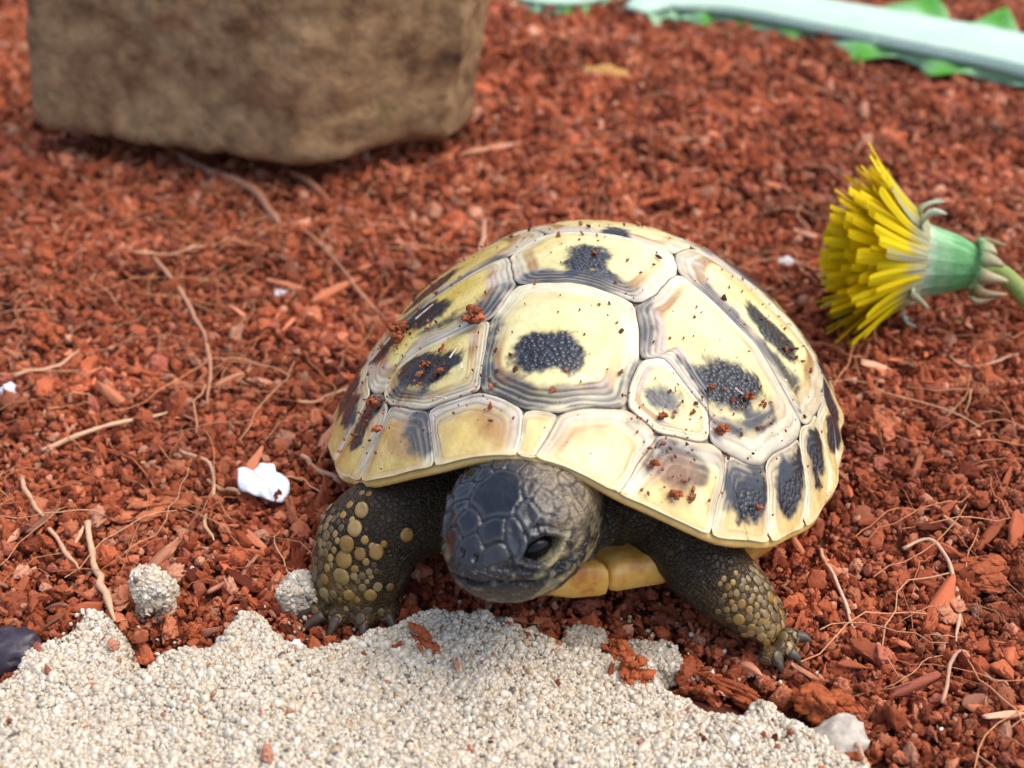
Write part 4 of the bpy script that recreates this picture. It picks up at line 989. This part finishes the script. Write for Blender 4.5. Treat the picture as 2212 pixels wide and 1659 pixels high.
for ring, (cnt, spread, L, a0) in enumerate([(74, 44, .74, .18), (70, 34, .77, .20), (56, 21, .78, .22), (30, 8, .74, .24)]):
    for k in range(cnt):
        an = (k + rnd.uniform(-.35, .35)) / cnt * 6.283; s_ = rad(spread + rnd.uniform(-7, 7)); l = L * rnd.uniform(.74, 1.10)
        droop = 0.10 * max(0, -math.sin(an)); bend = rnd.uniform(-.04, .10)
        f0 = fl(a0 - .05, .36 - .08 * ring, an); d0 = math.cos(s_); d1 = math.sin(s_)
        pts = [f0, fl(a0 + l * .33 * d0, .37 - .08 * ring + l * .33 * d1, an), fl(a0 + l * .68 * d0, .37 - .08 * ring + l * .68 * d1 + bend * .5, an), fl(a0 + l * d0 - bend * .3, .37 - .08 * ring + l * d1 + bend, an)]
        pts = [np.array([p[0], p[1], max(p[2], 0.05)]) for p in pts]
        pb = spline(pts, 9); side = np.cross(ax, fl(0, 1, an) - base)
        cs = np.array([[0.62, 0.60, 0.36]] * 2 + [[0.68, 0.58, 0.16]] + [[0.90, 0.74, 0.008]] * 6) if ring == 0 and k % 4 else np.array([[0.66, 0.62, 0.3]] + [[0.90, 0.72, 0.008]] * 8)
        if ring == 0 and k % 9 == 4: cs = np.array([[0.6, 0.6, 0.4]] * 5 + [[0.7, 0.63, 0.2]] * 4)
        cs = cs * rnd.uniform(.85, 1.05)
        Vr, Fr, Cr = ribbon(pb, np.array([.026, .033, .038, .043, .047, .049, .050, .049, .036]) * rnd.uniform(.8, 1.2), side, 0.012, cs)
        obj('floret', mesh_from('floret', Vr, Fr, Cr, smooth=False), M_PETAL, FL)
st = spline([base - ax * .34, base - ax * .62 + np.array([0, 0, -.07]), at(2300, 730, .40), at(2480, 900, .20)], 26)
Vt, Ft = tube(st, np.linspace(.085, .085, 26), 14); obj('flower_stem', mesh_from('flower_stem', Vt - off, Ft, np.tile([0.26, 0.32, 0.09], (len(Vt), 1))), M_GREEN, FL)

# dandelion leaf along the top edge
def leaf(name, rib_px, half, lobes, label, z0=0.28, width=0.55):
    pts = spline([at(x, y, z0) for x, y in rib_px], 60); n = len(pts)
    L_ = bpy.data.objects.new(name, None); SC.collection.objects.link(L_); L_['label'] = label; L_['category'] = 'leaf'
    o_ = pts[n // 2] * np.array([1, 1, 0]); L_.location = o_
    T = np.gradient(pts, axis=0); T /= np.linalg.norm(T, axis=1)[:, None]; S = np.cross(T, (0, 0, 1)); S /= np.linalg.norm(S, axis=1)[:, None]
    hw = np.interp(np.linspace(0, 1, n), np.linspace(0, 1, len(half)), half)
    a = np.linspace(0, 2 * np.pi, 24, endpoint=False); V = []
    for i in range(n):
        ridge = 1 + 0.10 * np.cos(a * 9) + 0.06 * np.cos(a * 15)
        V.append(pts[i] + (np.cos(a) * hw[i] * ridge)[:, None] * S[i] + (np.sin(a) * hw[i] * 0.13 * ridge)[:, None] * np.array([0, 0, 1.0]))
    V = np.concatenate(V); F = [(i * 24 + j, i * 24 + (j + 1) % 24, (i + 1) * 24 + (j + 1) % 24, (i + 1) * 24 + j) for i in range(n - 1) for j in range(24)]
    F += [tuple(range(24))[::-1], tuple((n - 1) * 24 + j for j in range(24))]
    t = fbm(V * np.array([1.2, 5, 5]), 401, 3)[:, None]; C = np.array([0.50, 0.65, 0.52]) * (1 + .14 * t); k = sstep(.02, .35, t); C = C * (1 - .4 * k) + np.array([.34, .58, .40]) * .4 * k
    obj('midrib', mesh_from('midrib', V - o_, F, C), M_GREEN, L_)
    for s_ in (-1, 1):      # thin blade either side with ragged lobes
        rows = 8; wv = np.full(n, width * .35) + 0.10 * np.maximum(0, np.sin(np.arange(n) * 1.35 + s_) + .5 * np.sin(np.arange(n) * .62)) + 0.09 * fbm(np.column_stack([np.arange(n) * .35, np.zeros(n)]), 411 + s_, 3)
        gk = np.zeros(n)
        for side_, pos, ln, sp in lobes:
            if side_ == s_: b_ = np.clip(1 - np.abs(np.arange(n) / n - pos) / sp, 0, 1); wv = wv + ln * b_; gk = np.maximum(gk, b_ ** .5)
        V = []; C = []
        for r in range(rows):
            q = r / (rows - 1); e = hw * .85 + wv * q
            V.append(pts + S * (s_ * e)[:, None] + np.array([0, 0, 1.0]) * (-0.02 - .13 * q + .05 * np.sin(np.arange(n) * .9 + r * .7))[:, None])
            V[-1] = V[-1] + np.array([0, 0, .30 if s_ < 0 else .05]) * (gk * q)[:, None]; g_ = (gk * sstep(.15, .5, q))[:, None]; C.append(np.array([.32, .53, .32]) * (1 - g_) + np.array([.07, .30, .015]) * g_)
        V = np.concatenate(V); Vb = V - np.array([0, 0, .025]); m_ = len(V)
        F = [(r * n + i, r * n + i + 1, (r + 1) * n + i + 1, (r + 1) * n + i) for r in range(rows - 1) for i in range(n - 1)]
        F2 = [tuple(m_ + x for x in f[::-1]) for f in F]; e_ = (rows - 1) * n
        F3 = [(e_ + i, e_ + i + 1, m_ + e_ + i + 1, m_ + e_ + i) for i in range(n - 1)]
        obj('blade', mesh_from('blade', np.concatenate([V, Vb]) - o_, F + F2 + F3, np.concatenate(C * 2)), M_GREEN, L_)
leaf('leaf', [(1372, 22), (1440, 0), (1600, 2), (1800, 36), (2000, 74), (2212, 116), (2420, 170)], [.20, .46, .66, .72, .76, .78, .80],
     [(1, .60, .62, .05), (-1, .60, .8, .07), (1, .735, .5, .045), (-1, .73, .6, .05), (1, .36, .2, .03), (1, .25, .2, .025), (1, .46, .2, .02)],
     'long pale green dandelion leaf rib with small green lobes, top right')
leaf('leaf', [(1120, -8), (1190, 0), (1270, -8), (1380, -60)], [.10, .22, .24, .2], [(1, .5, .05, .1)], 'short pale leaf tip at the top edge right of the stone block', width=.2)

# sand clods, pebbles, flakes, lumps of coir
def clod(px, py, rx, ry, h, label, seed, group=None, tint=1.0, zc=None):
    c = at(px, py, 0.25); r = np.random.default_rng(seed); z0 = sz(c[0], c[1]) if zc is None else zc
    V, F = ico(4); s = np.array([rx, ry, h]); d = (1 + .34 * fbm(V * 1.6, seed, 3) + .12 * fbm(V * 5, seed + 3, 2)) * (np.abs(V) ** 4).sum(1) ** (-.25) * .92
    V = V * d[:, None] * s; o = obj('sand_clod', mesh_from('sand_clod', V, F, np.tile(np.array([.42, .37, .30]) * tint, (len(V), 1))), M_GRAIN, label=label, cat='sand clod', group=group, loc=(c[0], c[1], z0 + h * .45))
    gV, gF = ico(1); mb = MB(); pick = r.choice(len(V), min(len(V), 620), replace=False); tc = sand_tint(len(pick)) * tint
    for i, k in enumerate(pick):
        s_ = r.uniform(.016, .028); jit = 1 + r.normal(0, .2, (len(gV), 1)); M = np.array(Euler(r.uniform(0, 6, 3)).to_matrix())
        mb.add(V[k] * 1.0 + (gV * jit * s_) @ M.T, gF, tc[i])
    g = obj('clod_grains', mb.mesh('clod_grains', smooth=False), M_GRAIN, o, kind='stuff'); return o
G = 'sand clods lying on the coir'
clod(325, 1245, .135, .12, .20, 'upright pale sand clod standing alone left of the forefoot', 1, G)
clod(645, 1258, .13, .115, .20, 'pale sand clod touching the claws of the forefoot', 2, G)
clod(1415, 1372, .16, .14, .10, 'damp grey sand clod under the chin side of the splayed foreleg', 3, G, .78)
clod(1268, 1335, .13, .10, .06, 'low damp sand clod just below the shell front edge', 4, G, .75)

def lump(name, px, py, r, squash, material, col, label, cat, seed, group=None, zoff=0.0, on=None, amp=.34, parent=None):
    V, F = rough_piece(seed, 4, squash, amp); V = V * (1 + .06 * fbm(V * 7, seed, 2))[:, None] * r
    if name in ('coir_lump', 'coir_chip'):      # a crumbly clot of many small bits
        mb2 = MB(); cr = np.random.default_rng(seed)
        for k in range(34):
            V, F = rough_piece(seed * 40 + k, 3, (1, .8, .7), .5); d_ = cr.normal(size=3); d_ *= cr.uniform(.2, .8) / np.linalg.norm(d_); mb2.add((V * cr.uniform(.18, .42) + d_) * r * np.array(squash), F)
        V, F = np.concatenate(mb2.V), mb2.F
    c = at(px, py, .2); c[2] = sz(c[0], c[1]) + r * squash[2] * .45 + zoff
    me = mesh_from(name, V, F, np.array(col) * (1 + .25 * fbm(V / r * 2, seed + 9, 3))[:, None])
    o = obj(name, me, material, label=label, cat=cat, group=group, loc=tuple(c)); o.rotation_euler = (0, 0, seed * 1.7); return o
lump('pebble', 1137, 1345, .085, (1.25, .9, .8), M_GRAIN, (.45, .36, .26), 'smooth tan pebble in the sand right below the chin', 'pebble', 21, amp=.16)
lump('pebble', 478, 1372, .05, (1, .9, .8), M_GRAIN, (.72, .73, .74), 'round translucent white pebble at the notched edge of the sand', 'pebble', 22, amp=.1)
lump('pebble', 15, 830, .075, (1.2, 1, .8), M_WHITE, (.6, .6, .62), 'whitish grey pebble at the far left edge of the coir', 'pebble', 23, amp=.2)
lump('pebble', 598, 612, .085, (1.2, .8, .7), M_WHITE, (.6, .6, .62), 'small blurred white pebble left of the shell among coir fibres', 'pebble', 24, amp=.25)
lump('pebble', 1702, 545, .10, (.9, 1.3, .6), M_WHITE, (.6, .6, .62), 'small white pebble between the shell top and the flower', 'pebble', 25, amp=.3)
lump('dark_stone', 15, 1392, .20, (1.6, .9, .6), M_DARK, (.05, .035, .05), 'dark purplish stone half buried at the left end of the sand', 'stone', 26)
lump('tan_clod', 1815, 1572, .23, (1.0, 1.0, .55), flat('tan_clod', (.50, .44, .36), .7, .4, 14), (1, 1, 1), 'smooth tan clod at the right end of the sand', 'clod', 27, amp=.22)
CG = 'dark coir lumps lying on or beside the sand'
for i, (x, y, r, q, lb) in enumerate([(918, 1392, .12, (1.5, .7, .6), 'dark red coir lump lying on the sand below the head'), (860, 1405, .05, (1, .8, .8), 'small orange coir lump left of the lump below the head'),
                                      (1335, 1385, .11, (1.2, .9, .7), 'big dark coir lump beside the damp sand clod'), (1370, 1440, .13, (1, 1, .8), 'dark coir lump wedged at the sand edge below the damp clod'),
                                      (1600, 1462, .16, (1.9, .6, .5), 'long coir lump under the splayed foreleg at the sand edge'), (1780, 1490, .20, (.8, 1.3, .8), 'large rounded coir lump right of the claw tip'),
                                      (1832, 1610, .13, (1.2, .8, .7), 'coir lump resting against the smooth tan clod'), (735, 1366, .08, (1.5, .8, .5), 'coir lump under the claws of the upright foreleg'),
                                      (410, 1330, .11, (.8, 1, 1), 'rounded coir lump in the notch between two sand humps'), (1490, 1395, .13, (1.2, .9, .6), 'coir lump right behind the damp sand clod')]):
    lump('coir_lump', x, y, r, q, M_COIR, np.array((.36, .088, .030)) * (1.0, .8, 1.1)[i % 3], lb, 'coir lump', 40 + i, CG)
CG2 = 'broad coir chips among the crumbs'
for i, (x, y, r, q, lb) in enumerate([(1905, 920, .17, (1.3, 1, .4), 'broad coir chip right of the shell flank'), (2140, 1220, .2, (1.3, .9, .45), 'large pale red coir chip at the right edge'), (2050, 1285, .17, (1, 1, .5), 'coir chip below the pale chip at the right edge'),
                                      (320, 1080, .22, (1.4, .8, .4), 'tan coir chip left of the white flake'), (95, 700, .24, (1.4, .8, .5), 'coir chip near the left edge under loose fibres'), (250, 1255, .13, (1.3, 1, .4), 'pale flat coir chip left of the upright sand clod'),
                                      (745, 745, .10, (.8, 1.2, .7), 'pale tan coir chip beside the left shell flank'), (2080, 560, .3, (1.2, .9, .3), 'dark coir chip in a hollow below the leaf')]):
    lump('coir_chip', x, y, r, q, M_COIR, np.array([(.44, .135, .06), (.36, .09, .035), (.50, .20, .105)][i % 3]), lb, 'coir chip', 60 + i, CG2, zoff=.02)

# white flake
c = at(572, 1048, .15)
out_ = np.array([(1305, 515), (1345, 505), (1400, 530), (1425, 490), (1470, 478), (1510, 500), (1520, 530), (1560, 535), (1600, 570), (1612, 620), (1590, 670), (1560, 680), (1500, 660), (1400, 635), (1345, 620), (1320, 590)], float)
out_ = (out_ - (1465, 580)) / 2.212 / 318 * (1, -1.3); out_ = rounded(out_[::-1], 48)
V = []; F = []
for k, (q, h) in enumerate([(.0, .014), (.35, .014), (.7, .014), (.93, .012), (1.0, 0), (.93, -.012), (.0, -.014)]):
    x, y = out_[:, 0] * q, out_[:, 1] * q
    V.append(np.column_stack([x, y, h + .03 * fbm(np.column_stack([x, y]) * 5, 5, 2) + .03 * fbm(np.column_stack([x, y]) * 17, 15, 2) + .35 * y]))
V = np.concatenate(V); F = [(r * 48 + j, r * 48 + (j + 1) % 48, (r + 1) * 48 + (j + 1) % 48, (r + 1) * 48 + j) for r in range(6) for j in range(48)]
obj('white_flake', mesh_from('white_flake', V, F), M_WHITE, label='chalky white flake lying on the coir left of the tortoise', cat='flake', loc=(c[0], c[1], gz(c[0], c[1]) + .19))
c = at(640, 1402, .2); V2 = V * .34
obj('white_flake', mesh_from('white_flake', V2, F), M_WHITE, label='tiny white flake on the sand below the forefoot', cat='flake', loc=(c[0], c[1], sz(c[0], c[1]) + .03))
c = at(1310, 152, .2); V2 = V * np.array([1.5, .6, 1]); 
obj('yellow_flake', mesh_from('yellow_flake', V2, F), flat('yellow_flake', (.50, .26, .05), .6), label='small yellow tan flake far back below the leaf', cat='flake', loc=(c[0], c[1], gz(c[0], c[1]) + .12))

# single long fibres
FG = 'long coir fibres one can follow with the eye'
for i, (pts, wd, col, lb) in enumerate([
    ([(335, 555), (385, 620), (425, 680), (447, 760), (446, 860)], .020, (.55, .27, .15), 'long bent fibre running down the middle of the left coir'),
    ([(40, 1025), (85, 1100), (128, 1165), (165, 1215)], .017, (.58, .33, .19), 'pale straight fibre left of the forked fibres near the left edge'),
    ([(190, 1125), (193, 1180), (215, 1240), (240, 1312)], .026, (.62, .38, .22), 'thick pale root fibre ending at the left sand hump'),
    ([(345, 292), (440, 345), (535, 385), (578, 440), (600, 468)], .045, (.40, .19, .11), 'thick brown fibre in front of the stone block'),
    ([(610, 340), (660, 375), (720, 420)], .035, (.38, .16, .09), 'short brown fibre below the middle of the stone block'),
    ([(1775, 1160), (1800, 1225), (1832, 1282), (1852, 1328)], .013, (.62, .40, .26), 'thin fibre right of the shell rim pointing to the claw'),
    ([(1955, 1168), (2010, 1158), (2055, 1205), (2082, 1290), (2070, 1372)], .016, (.60, .37, .23), 'pale hooked fibre lying at the lower right'),
    ([(35, 815), (100, 785), (172, 748)], .016, (.55, .30, .17), 'slanting fibre by the whitish pebble at the left edge'),
    ([(295, 550), (380, 547), (440, 538)], .018, (.55, .28, .15), 'level fibre above the long bent fibre'),
    ([(645, 852), (705, 836), (775, 826)], .016, (.55, .28, .15), 'level fibre pointing at the shell left rim'),
    ([(1858, 1530), (1857, 1600), (1866, 1655)], .014, (.58, .34, .2), 'upright fibre crossing the tan clod'),
    ([(80, 950), (170, 925), (280, 890), (356, 868)], .020, (.60, .36, .20), 'pale fibre bundle lying level at the left'),
    ([(384, 958), (440, 985), (461, 1048), (440, 1092), (455, 1150)], .014, (.60, .35, .2), 'wavy fibre left of the white flake'),
    ([(515, 1048), (480, 1035), (445, 1022)], .018, (.45, .22, .12), 'short fibre touching the white flake'),
    ([(445, 1255), (510, 1215), (560, 1185)], .018, (.42, .17, .09), 'fibre right of the upright sand clod'),
    ([(650, 970), (700, 1005), (735, 1030)], .022, (.48, .25, .15), 'fibre poking out under the shell left rim'),
    ([(620, 460), (700, 520), (770, 600), (830, 660)], .014, (.50, .25, .14), 'long thin fibre above the shell left flank'),
    ([(1040, 430), (1045, 500), (1030, 560)], .022, (.52, .27, .16), 'upright fibre behind the top of the shell'),
    ([(2210, 760), (2120, 790), (2050, 770)], .012, (.5, .27, .16), 'thin fibre below the flower stem'),
    ([(2040, 1510), (2075, 1400), (2140, 1450), (2180, 1478)], .012, (.5, .27, .16), 'thin looping fibre in the lower right corner')]):
    p = spline([at(x, y, .2) for x, y in pts], 22)
    g_ = gh(p[:, 0], p[:, 1]); p[:, 2] = np.convolve(np.pad(np.maximum(g_, sh(p[:, 0], p[:, 1])), 3, 'edge'), np.ones(7) / 7, 'valid') + .09 + .03 * np.sin(np.linspace(0, 7, 22) + i)
    p[:, :2] += .018 * np.stack([vnoise(np.column_stack([np.arange(22) * .5, np.full(22, i * 3.1)]), 5), vnoise(np.column_stack([np.arange(22) * .5, np.full(22, i * 3.1)]), 6)], -1)
    wv = wd * (1 + .25 * vnoise(np.column_stack([np.arange(22) * .7, np.full(22, i * 1.7)]), 8)); wv[-3:] *= (.8, .6, .35)
    Vt, Ft = tube(p, wv, 7); c0 = p[0].copy(); obj('coir_fibre', mesh_from('coir_fibre', Vt - c0, Ft, np.tile(np.array(col) * (.9 + .2 * ((i * 37) % 10) / 10), (len(Vt), 1))), M_FIBRE, label=lb, cat='fibre', group=FG, loc=tuple(c0))

# coir crumbs and dust stuck to the shell
def shell_pt(x, y, lift):
    q = toP(np.array([[x, y]])); p = dome(q)[0] + dome_n(q)[0] * (0.035 + lift); return TM @ Vector(p)
for i, (x, y, r, lb) in enumerate([(-.62, -1.01, .085, 'big dark coir crumb stuck at the left corner of the front central scute'), (-1.33, -.57, .07, 'coir crumb on the black patch of the left flank'), (-1.29, -.74, .06, 'coir crumb below the crumb of the left flank patch'),
                                   (-.94, -1.24, .036, 'coir crumb on the black eye shaped patch, left front scute'), (-.77, -1.40, .03, 'coir crumb at the right end of the eye shaped patch'), (-1.28, -1.32, .05, 'coir crumb between left rim scutes and flank'),
                                   (-1.14, -1.61, .042, 'coir crumb on the brown left rim scute'), (.95, -1.10, .038, 'coir crumb at the left edge of the large right black patch'), (1.20, -.92, .042, 'coir crumb inside the large right black patch'),
                                   (1.06, -1.33, .05, 'coir crumb below the large right black patch'), (.70, -1.56, .042, 'coir crumb at the seam right of the front central scute'), (.70, -1.90, .045, 'coir crumb on the bluish right rim scute'),
                                   (.86, -1.95, .045, 'coir crumb in the middle of the bluish right rim scute'), (.02, -.30, .03, 'coir crumb on the black patch of the second central scute'), (1.36, -1.55, .032, 'pale coir crumb on the black right rim scute')]):
    mb2 = MB(); cr = np.random.default_rng(700 + i)
    for k in range(16 if r > .045 else 9):
        V, F = rough_piece(700 + i * 20 + k, 3, (1, .85, .75), .5); d_ = cr.normal(size=3); d_ *= r * cr.uniform(.35, .75) / np.linalg.norm(d_); mb2.add(V * r * cr.uniform(.25, .5) + d_, F, np.array([.34, .095, .04]) * cr.uniform(.6, 1.3))
    me = mb2.mesh('shell_crumb')
    obj('shell_crumb', me, M_COIR, label=lb, cat='crumb', group='coir crumbs stuck to the shell', loc=tuple(shell_pt(x, y, r * .55)))
mb = MB(); gV, gF = ico(1)
dr = np.random.default_rng(77); cl = np.array([(-1.3, -.65), (-1.28, -1.3), (-1.35, -1.45), (.7, -1.6), (.85, -1.9), (1.1, -1.2), (1.25, -.85), (-.35, -1.75), (1.45, 0), (.9, -1.35), (-.9, -1.3)])
for i in range(620):
    if i < 330: x, y = cl[dr.integers(len(cl))] + dr.normal(0, .13, 2)
    else: x, y = dr.uniform(-1.7, 1.8), dr.uniform(-2.1, .6)
    u = math.hypot(x, y) / float(rim_r(np.arctan2(x, -y)))
    if u > .985: continue
    r = min(.024, float(np.exp(dr.normal(0, .45)) * .0085)); c = shell_pt(x, y, r * .2); M = np.array(Euler(dr.uniform(0, 6, 3)).to_matrix())
    mb.add(np.array(c) + ((gV * (1 + dr.normal(0, .3, (len(gV), 1)))) * np.array([1.3, .9, .7]) * r) @ M.T, gF, np.array([[.28, .08, .04], [.36, .14, .07], [.12, .05, .03]][dr.integers(3)]))
for (x, y, an, L) in [(-.72, -1.33, 1.3, .10), (-.58, -1.5, 1.9, .08), (-.62, -1.72, 2.4, .12), (-1.2, -.6, .6, .14), (1.1, -.95, .2, .06), (1.4, -.5, .9, .05)]:
    p = np.array([shell_pt(x + math.cos(an) * L * k, y + math.sin(an) * L * k * .8, .02) for k in np.linspace(0, 1, 5)]); Vt, Ft = tube(p, [.006] * 5, 5); mb.add(Vt, Ft, (.72, .62, .5))
obj('shell_dust', mb.mesh('shell_dust', smooth=False), M_COIR, label='scattered coir dust and hairs sticking to the shell', cat='dust', kind='stuff')
